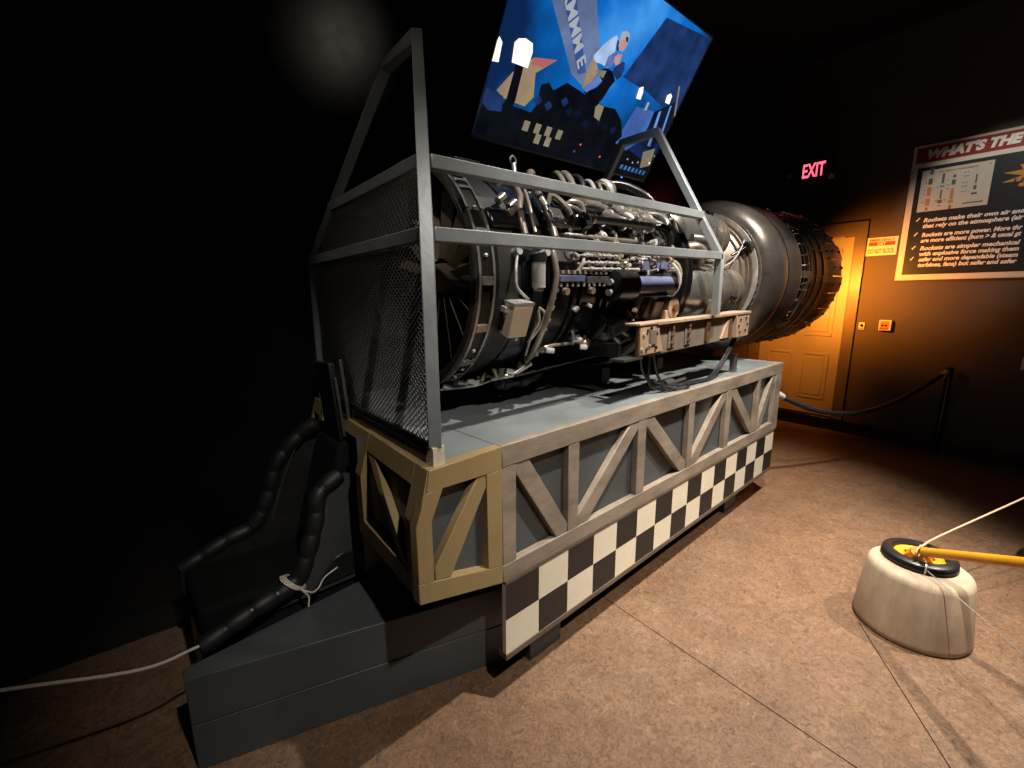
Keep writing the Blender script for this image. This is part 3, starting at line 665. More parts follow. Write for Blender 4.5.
for k in range(18):
    s_ = .40+k*.046+rnd.uniform(-.01, .01); a = rnd.uniform(7, 14); d = rnd.uniform(.02, .07)
    etube('sense_line', [(s_, a, .39), (s_+.005, a-1, .425), (s_+d*.6, a-rnd.uniform(0, 4), .43), (s_+d, a-rnd.uniform(3, 6), .39)], rnd.choice((.0045, .006)), M[rnd.choice(('steel', 'flange', 'brass'))], 8)
for k in range(24):
    s_ = rnd.uniform(.72, 1.2); a = rnd.uniform(2, 13)
    MB().tube([E(s_, a, .38), E(s_+rnd.uniform(-.012, .012), a+rnd.uniform(-1, 1), rnd.uniform(.42, .44))], rnd.uniform(.006, .012), 8).build('line_elbow', M[rnd.choice(('steel', 'steel', 'brass', 'flange', 'black'))], en)
for k in range(14):
    s_ = rnd.uniform(.12, .34); a = rnd.uniform(-70, -58)
    MB().tube([E(s_, a, .42), E(s_+rnd.uniform(-.02, .02), a-rnd.uniform(1, 4), .45)], rnd.uniform(.006, .012), 8).build('drain_fitting', M[rnd.choice(('steel', 'brass', 'dark_metal'))], en)
for (a0, a1, s_) in ((5, 11.5, .145), (5, 11, .285)):
    MB().tube([E(s_, 10.5, .40), E(s_, 10.5, .43)], .014, 10).build('pipe_union', M['steel'], en)
etube('cross_line', [(.135, 12, .42), (.17, 12.2, .43), (.21, 12, .42)], .007, M['steel'], 8)
# gearbox
gb = ebox('accessory_gearbox', .68, 1.02, -36, .16, .37, .44, M['dark_metal'], bevel=.015)
for i in range(22):
    s_ = rnd.uniform(.70, 1.08); a = rnd.uniform(-50, -20); r = rnd.uniform(.42, .47)
    if i % 3 == 0: ebox('gearbox_cover', s_, s_+rnd.uniform(.03, .07), a, rnd.uniform(.02, .05), .40, r, M[rnd.choice(('grey_metal', 'flange', 'grey_metal'))], gb, .004)
    else: MB().tube([E(s_, a, .42), E(s_+rnd.uniform(-.03, .05), a+rnd.uniform(-4, 4), r+.02)], rnd.uniform(.008, .018), 10).build('gearbox_fitting', M[rnd.choice(('grey_metal', 'flange', 'steel'))], gb)
MB().tube([E(.735, -33, .45), E(.80, -28, .46)], .032, 14).build('fuel_pump', M['grey_metal'], gb); MB().tube([E(.73, -33.5, .45), E(.742, -33, .45)], .036, 14).build('fuel_pump', M['flange'], gb)
MB().tube([E(.80, -52, .44), E(.90, -45, .44), E(.98, -40, .44)], [.018, .02, .012], 12).build('oil_pipe', M['grey_metal'], gb)
etube('oil_pipe', [(.70, -43, .42), (.72, -37, .44), (.76, -33, .44)], .008, M['pipe'], 8, par=gb)
etube('oil_pipe', [(.95, -20, .43), (1.02, -22, .45), (1.06, -28, .45), (1.0, -36, .45)], .01, M['flange'], 8, par=gb)
ebox('drain_tap', .56, .62, -42, .02, .39, .42, M['steel']); etube('drain_tap', [(.55, -36, .39), (.555, -40, .42), (.56, -43, .42)], .007, M['steel'])
MB().ball(E(.67, -45, .42), .022, 12, (1.5, 1, 1)).build('oil_sump', M['brass'], en)
for s_, a in ((.58, -18), (.50, -19), (.49, -20), (.355, -8), (.345, -17), (.34, -25), (.335, -31), (.33, -36), (.20, -35), (.40, -53), (.42, -50), (.38, -51)):
    MB().tube([E(s_, a, .385), E(s_, a, .412)], .008, 8).build('casing_bolt', M['steel'], en)
# upper half pipework
etube('bleed_pipe', [(.27, 50, .425), (.24, 40, .43), (.205, 33, .43), (.19, 26, .43), (.185, 18, .43)], .012, M['pipe'], 12)
etube('bleed_pipe', [(.31, 48, .42), (.28, 40, .425), (.26, 32, .425), (.245, 20, .425)], .008, M['pipe'], 10)
etube('flexible_hose', [(.36, 47, .43), (.345, 40, .435), (.335, 32, .435), (.33, 24, .435), (.33, 16, .43)], .012, M['black'], 12)
for a in (44, 37, 28, 20): etube('hose_clip', [(.335+.0006*(a-28), a-2.5, .437), (.335+.0006*(a-28), a+2.5, .437)], .014, M['flange'], 10, False)
for a, sh in ((36, .11), (33, .15), (29, .13)): MB().tube([E(sh, a-1.5, .43), E(sh+.03, a+1, .44)], .014, 10).build('cable_connector', M['flange'], en)
etube('cross_pipe', [(.36, 27.5, .42), (.44, 28, .425), (.47, 26, .43)], .011, M['pipe'], 10)
etube('cross_pipe', [(.50, 37, .42), (.47, 31, .43), (.44, 24, .43), (.435, 18, .42)], .013, M['black'], 10)
dr = etube('drive_tube', [(.53, 28.5, .455), (1.02, 29.5, .455)], .016, M['grey_metal'], 14, False)
for s_ in (.525, .56, 1.0): MB().tube([E(s_, 28.6, .455), E(s_+.015, 28.6, .455)], .021, 14).build('tube_collar', M['steel'], dr)
ebox('tube_bracket', .50, .535, 27, .06, .39, .47, M['black_gloss'])
for k in range(8):
    s_ = .42+k*.105+rnd.uniform(-.012, .012); a = rnd.uniform(20, 27); ln = rnd.uniform(8, 16)
    etube('stub_pipe', [(s_-.03, a+ln, .40), (s_-.01, a+ln*.6, .425), (s_+.01, a, .43), (s_+.015, a-5, .40)], rnd.choice((.007, .01, .013)), M[rnd.choice(('pipe', 'flange', 'steel', 'black'))], 10)
for k in range(26):
    s_ = rnd.uniform(.55, 1.2); a = rnd.uniform(14, 27); h = rnd.uniform(.42, .455)
    p = MB().tube([E(s_, a, .37), E(s_+rnd.uniform(-.01, .01), a+rnd.uniform(-2, 2), h)], rnd.uniform(.007, .016), 8).build('valve_fitting', M[rnd.choice(('steel', 'flange', 'brass', 'pipe', 'black'))], en)
for k in range(20):
    s_ = rnd.uniform(.38, 1.25); a = rnd.uniform(34, 62); d = rnd.uniform(.04, .14)
    etube('harness_line', [(s_, a, .40), (s_+.02, a+2, .435), (s_+d, a+rnd.uniform(-12, 6), .44), (s_+d+.02, a-12, .405)], rnd.choice((.005, .008, .011)), M[rnd.choice(('black', 'pipe', 'flange', 'steel', 'black'))], 8)
for s_, a, r in ((.86, 42, .024), (.98, 46, .022), (.66, 44, .026), (.76, 37, .02), (1.08, 38, .022)):
    p = MB().tube([E(s_-.06, a, .43), E(s_-.05, a, .43), E(s_+.03, a-2, .43), E(s_+.04, a-2, .43), E(s_+.1, a-3, .43)], [r*.5, r, r, r*.8, r*.7], 16).build('control_valve', M['flange'], en)
    MB().tube([E(s_-.01, a, .43), E(s_+.005, a, .43)], r*1.15, 16).build('valve_band', M['steel'], p)
etube('bleed_pipe', [(.87, 40, .43), (.885, 35, .45), (.90, 28, .45)], .012, M['steel'], 10)
MB().tube([E(.40, 60, .42), E(.44, 66, .45)], .02, 10).build('lift_lug', M['flange'], en)
# pipes standing above the top line
etube('ring_pipe', [(.62, 58, .42), (.64, 68, .455), (.67, 76, .47), (.71, 84, .45)], .014, M['pipe'], 10)
etube('ring_pipe', [(.66, 56, .42), (.68, 66, .46), (.71, 75, .475), (.76, 84, .45)], .016, M['pipe'], 10)
etube('ring_pipe', [(.71, 54, .42), (.74, 64, .465), (.78, 74, .475), (.82, 82, .45)], .012, M['black'], 10)
etube('ring_pipe', [(.80, 54, .42), (.82, 64, .46), (.85, 72, .465), (.89, 80, .44)], .011, M['steel'], 10)
etube('ring_pipe', [(.86, 54, .42), (.87, 63, .46), (.90, 68, .465), (.95, 74, .43)], .009, M['pipe'], 10)
MB().tube([E(.90, 66, .43), E(.97, 66, .44)], .055, 20).build('air_valve', M['flange'], en); MB().tube([E(.93, 66, .43), E(.95, 66, .44)], .062, 20).build('air_valve', M['steel'], en)
etube('air_hose', [(.98, 82, .42), (1.05, 78, .47), (1.13, 70, .485), (1.2, 58, .47), (1.24, 46, .44)], .02, M['black_gloss'], 14)
etube('ring_hose', [(1.26, 62, .40), (1.245, 52, .43), (1.235, 42, .44), (1.22, 30, .435), (1.21, 22, .41)], .02, M['black'], 12)
etube('ring_hose', [(1.17, 48, .41), (1.20, 42, .44), (1.20, 34, .45), (1.185, 27, .43)], .017, M['grey_metal'], 12)
etube('ring_hose', [(1.12, 34, .42), (1.15, 30, .45), (1.17, 24, .45), (1.17, 17, .42)], .018, M['dark_metal'], 12)
ebox('top_bracket', .10, .22, 76, .05, .40, .45, M['grey_metal']); MB().tube([E(.40, 72, .42), E(.41, 76, .47)], .011, 10).build('lift_eye', M['steel'], en)
MB().lathe([(0, .016), (.006, .02), (.012, .016), (.006, .012)], (0, 1, 0), E(.41, 76, .485), 14, True).build('lift_eye', M['steel'], en)
for s_, a in ((.24, 76), (.27, 74), (.30, 77), (.33, 72), (.45, 74)): MB().tube([E(s_, a, .40), E(s_+.01, a, .435)], .01, 8).build('top_fitting', M['steel'], en)
# pipes beside the cans
etube('flexible_hose', [(1.52, 30, .40), (1.58, 26, .43), (1.66, 20, .43), (1.72, 16, .40)], .03, M['grey_metal'], 12)
etube('flexible_hose', [(1.42, 22, .38), (1.47, 20, .42), (1.53, 16, .42), (1.56, 12, .38)], .035, M['can_tan'], 12)
etube('can_link', [(1.50, 14, .42), (1.60, 11, .435), (1.74, 12, .42)], .009, M['steel'], 8)
MB().ball(E(1.62, -40, .40), .055, 14, (1.2, 1, 1)).build('igniter_housing', M['dark_metal'], en)
for i in range(7): MB().tube([E(1.56+.03*i, -33, .41), E(1.57+.03*i, -44, .43)], .009, 8).build('igniter_lead', M['dark_metal'], en)
etube('exhaust_probe', [(2.10, 22, .36), (2.15, 24, .40), (2.2, 26, .45)], .009, M['dark_metal'], 10); ebox('probe_bracket', 2.17, 2.24, 26, .05, .40, .455, M['dark_metal'])
etube('probe_lead', [(1.85, 8, .40), (2.02, 15, .395), (2.15, 26, .41), (2.2, 32, .43)], .005, M['steel'], 8)

# ------------------------------------------------------------------ engine support beam
bm_ = thing('engine_mount_beam', (2.24, 1.07, 1.15), 'tan primed steel mounting beam with bolted end plates under the engine side', 'beam')
def bz(x): return (x-1.65)*.022
def bp(x, y, z): return (x, y, z+bz(x))
def bblk(nm, x0, x1, y0, y1, z0, z1, m, bev=.002, label=None):
    return MB().hexa([bp(x0, y0, z0), bp(x1, y0, z0), bp(x1, y1, z0), bp(x0, y1, z0), bp(x0, y0, z1), bp(x1, y0, z1), bp(x1, y1, z1), bp(x0, y1, z1)]).build(nm, m, bm_, bevel=bev, label=label)
bblk('web', 1.70, 2.83, 1.045, 1.06, 1.138, 1.275, M['beam_grey'], label='grey web plate of the beam')
bblk('top_flange', 1.80, 2.72, 1.024, 1.10, 1.272, 1.287, M['beam']); bblk('bottom_flange', 1.70, 2.80, 1.048, 1.10, 1.138, 1.147, M['beam'])
ep = bblk('end_plate', 1.675, 1.83, 1.03, 1.045, 1.15, 1.277, M['beam'])
e2 = bblk('end_plate', 2.655, 2.83, 1.02, 1.045, 1.145, 1.272, M['beam'])
bblk('end_cap', 1.662, 1.672, 1.03, 1.046, 1.14, 1.283, M['rust']); bblk('top_flange', 1.66, 1.83, 1.026, 1.10, 1.277, 1.287, M['beam'])
bblk('top_flange', 2.655, 2.84, 1.016, 1.12, 1.273, 1.288, M['beam'])
for x, z, m in ((1.70, 1.24, 'steel'), (1.69, 1.175, 'steel'), (1.755, 1.262, 'bolt'), (1.75, 1.19, 'steel'), (1.80, 1.235, 'bolt'), (1.80, 1.175, 'bolt'), (1.725, 1.175, 'rust'), (1.73, 1.255, 'rust')):
    MB().cyl(bp(x, 1.03, z), bp(x, 1.024, z), .0075, 8).build('bolt', M[m], ep)
bblk('cover_plate', 1.745, 1.80, 1.024, 1.031, 1.19, 1.255, M['beam_grey'])
for x, z in ((2.70, 1.245), (2.70, 1.175), (2.78, 1.25), (2.78, 1.18), (2.80, 1.215), (2.68, 1.21)): MB().cyl(bp(x, 1.02, z), bp(x, 1.015, z), .0065, 8).build('bolt', M['bolt'], e2)
for x in (1.96, 2.12):
    bblk('stiffener', x-.03, x+.03, 1.040, 1.046, 1.155, 1.27, M['beam_grey'])
    for z in (1.25, 1.215, 1.178): MB().cyl(bp(x, 1.041, z), bp(x, 1.030, z), .0105, 6).build('bolt', M['rust'], bm_)
for x in (2.33, 2.60): bblk('stiffener', x-.02, x+.02, 1.032, 1.046, 1.15, 1.272, M['rust'], label='rust streaked stiffener rib')
MB().prism([bp(2.50, 1.035, 1.152), bp(2.58, 1.035, 1.152), bp(2.58, 1.035, 1.27)], (0, .01, 0)).build('gusset', M['beam'], bm_)
MB().prism([bp(1.83, 1.035, 1.152), bp(1.875, 1.035, 1.152), bp(1.835, 1.035, 1.25)], (0, .01, 0)).build('gusset', M['beam'], bm_)
MB().hexa([bp(1.56, 1.03, 1.135), bp(1.70, 1.03, 1.135), bp(1.70, 1.10, 1.135), bp(1.56, 1.10, 1.135), bp(1.56, 1.03, 1.145), bp(1.70, 1.03, 1.145), bp(1.70, 1.10, 1.145), bp(1.56, 1.10, 1.145)]).build('shim', M['strip'], bm_)
# trunnion block on the beam
q = MB(); q.cyl((2.06, 1.09, 1.345), (2.06, 1.17, 1.345), .052, 28); q.box((1.99, 1.095, 1.29), (2.05, 1.16, 1.335)); q.build('trunnion', M['beam'], bm_, bevel=.004)
MB().cyl((2.06, 1.088, 1.345), (2.06, 1.075, 1.345), .022, 8).build('trunnion_bolt', M['rust'], bm_)
q = MB(); q.prism([(1.86, 1.14, 1.30), (1.93, 1.14, 1.30), (1.99, 1.14, 1.38), (1.93, 1.14, 1.40)], (0, .04, 0)); q.build('mount_link', M['beam_grey'], bm_, bevel=.003)
# curved cradle band below
q = MB(); N_ = 16
for i in range(N_):
    t0, t1 = radians(195+i*9.5), radians(195+(i+1)*9.5)
    for (xa, xb) in ((1.92, 1.99), (2.48, 2.55)):
        p = [(x, 1.57+r*cos(t), 1.50+r*sin(t)) for (x, r, t) in ((xa, .47, t0), (xb, .47, t0), (xb, .482, t0), (xa, .482, t0), (xa, .47, t1), (xb, .47, t1), (xb, .482, t1), (xa, .482, t1))]
        q.hexa(p)
q.build('cradle_band', M['beam_grey'], bm_)
for x in (1.92, 2.48):
    q = MB(); q.box((x, 1.40, ZT+.002), (x+.07, 1.72, 1.03)); q.build('cradle_foot', M['foot'], bm_, bevel=.003)
q = MB(); q.box((1.62, 1.10, 1.14), (1.64, 1.75, 1.2)); q.box((2.82, 1.10, 1.16), (2.84, 1.75, 1.22)); q.build('cross_member', M['bolt'], bm_)
# cables hanging from the beam
q = MB()
q.tube(spline([(1.84, 1.06, 1.14), (1.90, 1.07, 1.04), (1.98, 1.06, .957), (2.08, 1.05, .957), (2.2, 1.06, .957), (2.42, 1.05, .957), (2.58, 1.06, 1.0), (2.70, 1.05, 1.12), (2.74, 1.04, 1.20)]), .007, 8)
q.tube(spline([(1.86, 1.09, 1.14), (1.88, 1.10, 1.0), (1.95, 1.08, .957), (2.10, 1.085, .957), (2.3, 1.07, .957), (2.5, 1.08, .957), (2.66, 1.07, 1.07), (2.71, 1.05, 1.17)]), .007, 8)
q.tube(spline([(1.82, 1.12, 1.14), (1.90, 1.13, 1.02), (2.02, 1.05, .957), (2.12, 1.02, .957), (2.16, 1.06, .957), (2.05, 1.1, .957), (1.96, 1.12, .957)]), .006, 8)
q.top('hanging_cables', M['black'], 'loop of black cables drooping from the tan beam onto the plinth deck', 'cables')
q = MB(); q.tube([(2.02, 1.10, .9675), (2.10, 1.10, .9675)], .024, 14); q.tube([(2.10, 1.10, .9675), (2.28, 1.12, .9675)], .008, 8)
q.top('cable_plug', M['grey_metal'], 'dark cable plug with pale rod lying on the deck under the beam', 'plug')
q = MB(); q.box((2.80, 1.07, ZT), (2.845, 1.10, 1.055)); q.box((2.795, 1.065, ZT), (2.85, 1.105, ZT+.006))
q.top('deck_bracket', M['strip'], 'small upright grey metal bracket on the deck near its far end', 'bracket', bevel=.003)

# ------------------------------------------------------------------ television
tvp = V((2.057, 1.546, 2.48))
def rotm(a, b_, c): return Matrix.Rotation(a, 3, 'Z') @ Matrix.Rotation(b_, 3, 'X') @ Matrix.Rotation(c, 3, 'Y')
TM = rotm(.002, .547, -.022); TW, THt = 1.43, .808
def TVp(u, v, d=0.): return tvp+TM @ V((u, d, v))
tv = thing('television', tuple(TVp(0, -.40, 0)), 'large flat television tilted down above the engine showing a blue night stage scene', 'television')
q = MB(); q.obox(TVp(0, 0, .022), TM @ V((TW/2, 0, 0)), TM @ V((0, .018, 0)), TM @ V((0, 0, THt/2))); q.build('housing', M['tv_back'], tv, bevel=.004)
q = MB(); bw = .009
for (u0, u1, v0, v1) in ((-TW/2, TW/2, -THt/2, -THt/2+bw*1.5), (-TW/2, TW/2, THt/2-bw, THt/2), (-TW/2, -TW/2+bw, -THt/2, THt/2), (TW/2-bw, TW/2, -THt/2, THt/2)):
    q.obox(TVp((u0+u1)/2, (v0+v1)/2, .001), TM @ V(((u1-u0)/2, 0, 0)), TM @ V((0, .006, 0)), TM @ V((0, 0, (v1-v0)/2)))
q.build('bezel', M['tv'], tv)
sc_u, sc_v = TW/2-bw, THt/2-bw
def sky_mat():
    m = emit('screen_blue_sky', (.02, .15, .5), 1.); nt = m.node_tree; b = nt.nodes['Principled BSDF']; L = nt.links
    tc = nt.nodes.new('ShaderNodeTexCoord'); n = nt.nodes.new('ShaderNodeTexNoise'); n.inputs['Scale'].default_value = 2.6; n.inputs['Detail'].default_value = 7
    L.new(tc.outputs['Object'], n.inputs['Vector'])
    gr = nt.nodes.new('ShaderNodeVectorMath'); gr.operation = 'DISTANCE'; c = TVp(.06, .33)-tv.location; gr.inputs[1].default_value = c; L.new(tc.outputs['Object'], gr.inputs[0])
    ma = nt.nodes.new('ShaderNodeMath'); ma.operation = 'MULTIPLY_ADD'; L.new(gr.outputs['Value'], ma.inputs[0]); ma.inputs[1].default_value = .62; L.new(n.outputs['Fac'], ma.inputs[2])
    r = nt.nodes.new('ShaderNodeValToRGB'); e = r.color_ramp.elements; e[0].position = .42; e[1].position = 1.15; e[0].color = (*lin((72, 160, 240)), 1); e[1].color = (*lin((10, 36, 78)), 1)
    x = e.new(.62); x.color = (*lin((14, 108, 200)), 1); x = e.new(.85); x.color = (*lin((6, 74, 140)), 1)
    L.new(ma.outputs[0], r.inputs['Fac']); L.new(r.outputs['Color'], b.inputs['Emission Color']); return m
SK = dict(sky=sky_mat(), lampw=emit('screen_lamp_glow', (1, .97, .88), 1.3), tan=emit('screen_tan', lin((172, 148, 118)), .75, .3, 5), red=emit('screen_dull_red', lin((190, 110, 110)), .8),
          dark=emit('screen_dark_navy', lin((12, 24, 48)), 1, .5, 9), dark2=emit('screen_black', lin((8, 12, 20)), 1, .5, 12), ban=emit('screen_banner', lin((110, 128, 170)), .8, .25, 8), banb=emit('screen_banner_blue', lin((62, 92, 160)), .8, .2, 8),
          let=emit('screen_banner_letters', lin((178, 184, 190)), .85), shirt=emit('screen_pale_shirt', lin((175, 200, 235)), .9, .2, 14), skin=emit('screen_skin', lin((205, 150, 150)), .9, .2, 14),
          slate=emit('screen_slate_blue', lin((70, 106, 180)), .85, .3, 7), jean=emit('screen_denim', lin((98, 120, 190)), .85, .3, 12), navy=emit('screen_navy', lin((28, 52, 100)), 1, .4, 10), orange=emit('screen_orange_dot', lin((230, 110, 60)), 1.), sand=emit('screen_sand', lin((150, 140, 120)), .8, .2, 9),
          lite=emit('screen_light_blue', lin((110, 160, 225)), .8, .3, 6))
q = MB(); q.add([TVp(-sc_u, -sc_v), TVp(sc_u, -sc_v), TVp(sc_u, sc_v), TVp(-sc_u, sc_v)], [(0, 1, 2, 3)]); screen = q.build('screen', SK['sky'], tv, label='glowing screen with a blue sky picture')
lay = [0]
def cl(u, v): return (max(-sc_u+.001, min(sc_u-.001, u)), max(-sc_v+.001, min(sc_v-.001, v)))
def pic(nm, poly, m):
    lay[0] += 1; q = MB(); q.add([TVp(*cl(u, v), -.0004*lay[0]) for u, v in poly], [tuple(range(len(poly)))]); return q.build(nm, SK[m], screen)
pic('picture_sky_shade', [(.16, .39), (.70, .39), (.70, -.05), (.40, .06), (-.02, .03), (.05, .18)], 'sky') if False else None
pic('picture_shadow_wall', [(.26, .35), (.705, .39), (.705, .02), (.60, .0), (.36, .04), (.12, .05)], 'navy')
pic('picture_beam', [(.40, .39), (.46, .39), (.30, .10), (.24, .06)], 'slate') if False else None
pic('picture_banner', [(-.52, .20), (-.50, .39), (-.36, .39), (-.088, .07), (-.143, -.056), (-.24, -.03)], 'ban')
pic('picture_banner_band', [(-.47, .24), (-.40, .26), (-.15, .0), (-.20, -.02)], 'banb')
b0, b1 = V((-.455, .225)), V((-.205, -.005)); bd = (b1-b0).normalized(); bn = V((-bd.y, bd.x))
mtx = Matrix.Translation(TVp(b0.x, b0.y, -.0026)) @ TM.to_4x4() @ Matrix(((bd.x, bn.x, 0, 0), (0, 0, -1, 0), (bd.y, bn.y, 0, 0), (0, 0, 0, 1)))
lettering('XMMM E', .075, mtx, SK['let'], screen, 'picture_lettering', bold=.002, depth=.0001, width=.34)
lay[0] = 8
pic('picture_lamp_shade', [(-.712, -.03), (-.70, -.015), (-.678, -.03), (-.671, -.099), (-.712, -.104)], 'lampw')
pic('picture_stage_curve', [(-.643, -.197), (-.585, -.113), (-.491, -.031), (-.356, -.004), (-.458, -.083), (-.426, -.173), (-.462, -.22), (-.593, -.217)], 'tan')
pic('picture_curve_trim', [(-.491, -.031), (-.356, -.004), (-.423, -.051), (-.501, -.06)], 'red')
pic('picture_pylon', [(-.58, -.08), (-.535, -.08), (-.525, -.21), (-.555, -.34), (-.625, -.34), (-.577, -.213)], 'dark2')
pic('picture_lamp_shade', [(-.619, -.012), (-.604, .006), (-.568, .017), (-.524, .012), (-.51, -.017), (-.511, -.078), (-.605, -.081)], 'lampw')
pic('picture_stage_deck', [(-.705, -.33), (-.696, -.24), (-.482, -.233), (-.198, -.242), (.142, -.23), (.399, -.25), (.70, -.30), (.70, -.394), (-.705, -.394)], 'dark2')
pic('picture_sea', [(-.70, -.20), (-.60, -.21), (-.585, -.27), (-.66, -.28), (-.70, -.26)], 'navy')
pic('picture_plane_body', [(.266, -.24), (.318, -.039), (.506, -.028), (.487, -.186), (.391, -.261)], 'slate')
pic('picture_frame_tower', [(.49, -.03), (.648, .06), (.702, -.074), (.628, -.218), (.509, -.22)], 'dark')
pic('picture_roof', [(.56, -.24), (.66, -.20), (.69, -.30), (.60, -.33)], 'sand')
pic('picture_tower_stripe', [(.53, -.02), (.55, -.01), (.60, -.2), (.57, -.2)], 'lite'); pic('picture_tower_stripe', [(.61, .03), (.622, .035), (.66, -.1), (.645, -.12)], 'lite')
pic('picture_light', [(.271, .04), (.30, .055), (.317, .03), (.322, -.005), (.281, -.008)], 'lampw'); pic('picture_light', [(.535, .068), (.56, .085), (.584, .075), (.591, .034), (.546, .034)], 'lampw')
pic('picture_small_light', [(.39, -.0), (.41, .0), (.41, -.04), (.39, -.04)], 'let'); pic('picture_rail', [(.60, .13), (.612, .135), (.70, -.0), (.69, -.01)], 'sand')
pic('picture_machine', [(-.42, -.236), (-.403, -.206), (-.409, -.115), (-.366, -.096), (-.326, -.119), (-.256, -.068), (-.16, -.078), (-.058, -.089), (.066, -.098), (.15, -.09), (.236, -.129), (.30, -.2), (.248, -.26), (.025, -.28), (-.173, -.284), (-.333, -.261)], 'dark2')
for i in range(9):
    u, v = -.38+i*.07+rnd.uniform(-.02, .02), -.13-rnd.uniform(0, .09); s_ = .028
    pic('picture_machine_detail', [(u-s_, v), (u, v+s_*.8), (u+s_, v+.004), (u+.004, v-s_*.8)], rnd.choice(('dark', 'navy')))
pic('picture_strut', [(-0.01, -0.115), (0.008, -0.097), (0.053, -0.1), (0.058, -0.169), (0.008, -0.159)], 'sand')
pic('picture_legs', [(-0.136, -0.073), (-0.082, -0.053), (-0.034, -0.022), (-0.016, -0.063), (-0.02, -0.101), (-0.089, -0.094)], 'dark2')
pic('picture_jeans', [(-0.14, -0.068), (-0.11, -0.029), (-0.08, 0.01), (-0.023, 0.013), (-0.038, -0.017), (-0.084, -0.05), (-0.114, -0.074)], 'jean')
pic('picture_apron', [(-0.097, 0.027), (-0.035, 0.053), (0.014, 0.051), (0.056, 0.02), (0.035, -0.018), (0.019, -0.071), (-0.003, -0.1), (-0.041, -0.096), (-0.077, -0.078), (-0.062, -0.048), (-0.035, -0.003)], 'dark2')
pic('picture_shirt_side', [(-0.152, 0.066), (-0.161, 0.031), (-0.16, -0.011), (-0.153, -0.065), (-0.147, -0.066), (-0.11, -0.029), (-0.088, 0.014), (-0.098, 0.036), (-0.128, 0.055)], 'tan')
pic('picture_shirt', [(-0.148, 0.085), (-0.118, 0.128), (-0.086, 0.161), (-0.057, 0.184), (-0.039, 0.175), (-0.038, 0.152), (-0.025, 0.126), (-0.033, 0.09), (-0.035, 0.053), (-0.089, 0.057), (-0.126, 0.053), (-0.149, 0.061), (-0.157, 0.074)], 'shirt')
pic('picture_belt', [(-0.111, 0.023), (-0.094, 0.031), (-0.032, 0.042), (-0.038, 0.009), (-0.075, 0.012)], 'sand')
pic('picture_sleeve', [(-0.058, 0.053), (-0.06, 0.095), (-0.025, 0.126), (0.002, 0.122), (-0.006, 0.086), (-0.018, 0.058)], 'jean')
pic('picture_collar', [(-0.042, 0.171), (-0.02, 0.166), (-0.003, 0.132), (-0.025, 0.135)], 'navy')
pic('picture_hand', [(-0.016, 0.107), (0.005, 0.126), (0.032, 0.13), (0.033, 0.09), (0.012, 0.078), (-0.008, 0.088)], 'skin')
pic('picture_gloves', [(0.005, 0.064), (0.038, 0.092), (0.052, 0.105), (0.073, 0.106), (0.085, 0.079), (0.085, 0.047), (0.062, 0.028), (0.015, 0.042)], 'navy')
pic('picture_hair', [(-0.034, 0.191), (-0.029, 0.207), (-0.007, 0.217), (0.018, 0.215), (0.036, 0.2), (0.037, 0.177), (0.031, 0.154), (0.019, 0.139), (-0.004, 0.138), (-0.022, 0.153), (-0.027, 0.175)], 'let')
pic('picture_face', [(-0.024, 0.171), (-0.004, 0.183), (0.027, 0.182), (0.03, 0.163), (0.017, 0.141), (-0.006, 0.14), (-0.02, 0.154)], 'skin')
pic('picture_hair_shade', [(0.005, 0.197), (0.027, 0.2), (0.034, 0.179), (0.015, 0.182)], 'navy')
for (u, v) in ((-.43, -.293), (-.355, -.29), (-.28, -.288), (-.20, -.287), (-.335, -.333), (-.262, -.333)):
    pic('picture_checker', [(u-.019, v-.022), (u+.019, v-.022), (u+.021, v+.022), (u-.017, v+.022)], 'sand')
for (u, v, m) in ((-.02, -.30, 'orange'), (.17, -.33, 'orange'), (.62, -.27, 'orange'), (.665, -.24, 'orange'), (.65, -.285, 'lampw'), (-.05, -.34, 'slate'), (.33, -.27, 'slate'), (.42, -.3, 'let'), (.48, -.31, 'let'), (.53, -.30, 'let')):
    pic('picture_spot', [(u-.006, v-.005), (u+.006, v-.005), (u+.006, v+.005), (u-.006, v+.005)], m)
for i in range(7): u = .38+i*.04; pic('picture_crowd', [(u, -.36), (u+.022, -.36), (u+.025, -.335), (u+.003, -.335)], 'slate')
q = MB(); q.obox(TVp(0, 0, .055), TM @ V((.22, 0, 0)), TM @ V((0, .015, 0)), TM @ V((0, 0, .15))); q.bar(TVp(0, 0, .06), V((2.057, 1.85, 2.62)), .05); q.bar((2.057, 1.85, 2.60), (2.057, 1.85, CH), .05); q.build('ceiling_mount', M['tv_back'], tv)
MB().obox(TVp(.37, -THt/2-.004, .004), TM @ V((.02, 0, 0)), TM @ V((0, .006, 0)), TM @ V((0, 0, .006))).build('sensor_bar', M['tv'], tv)
MB().ball(TVp(.48, -THt/2-.004, .004), .006, 8).build('power_light', emit('blue_power_light', (.05, .2, 1), 3), tv, label='small blue power light')

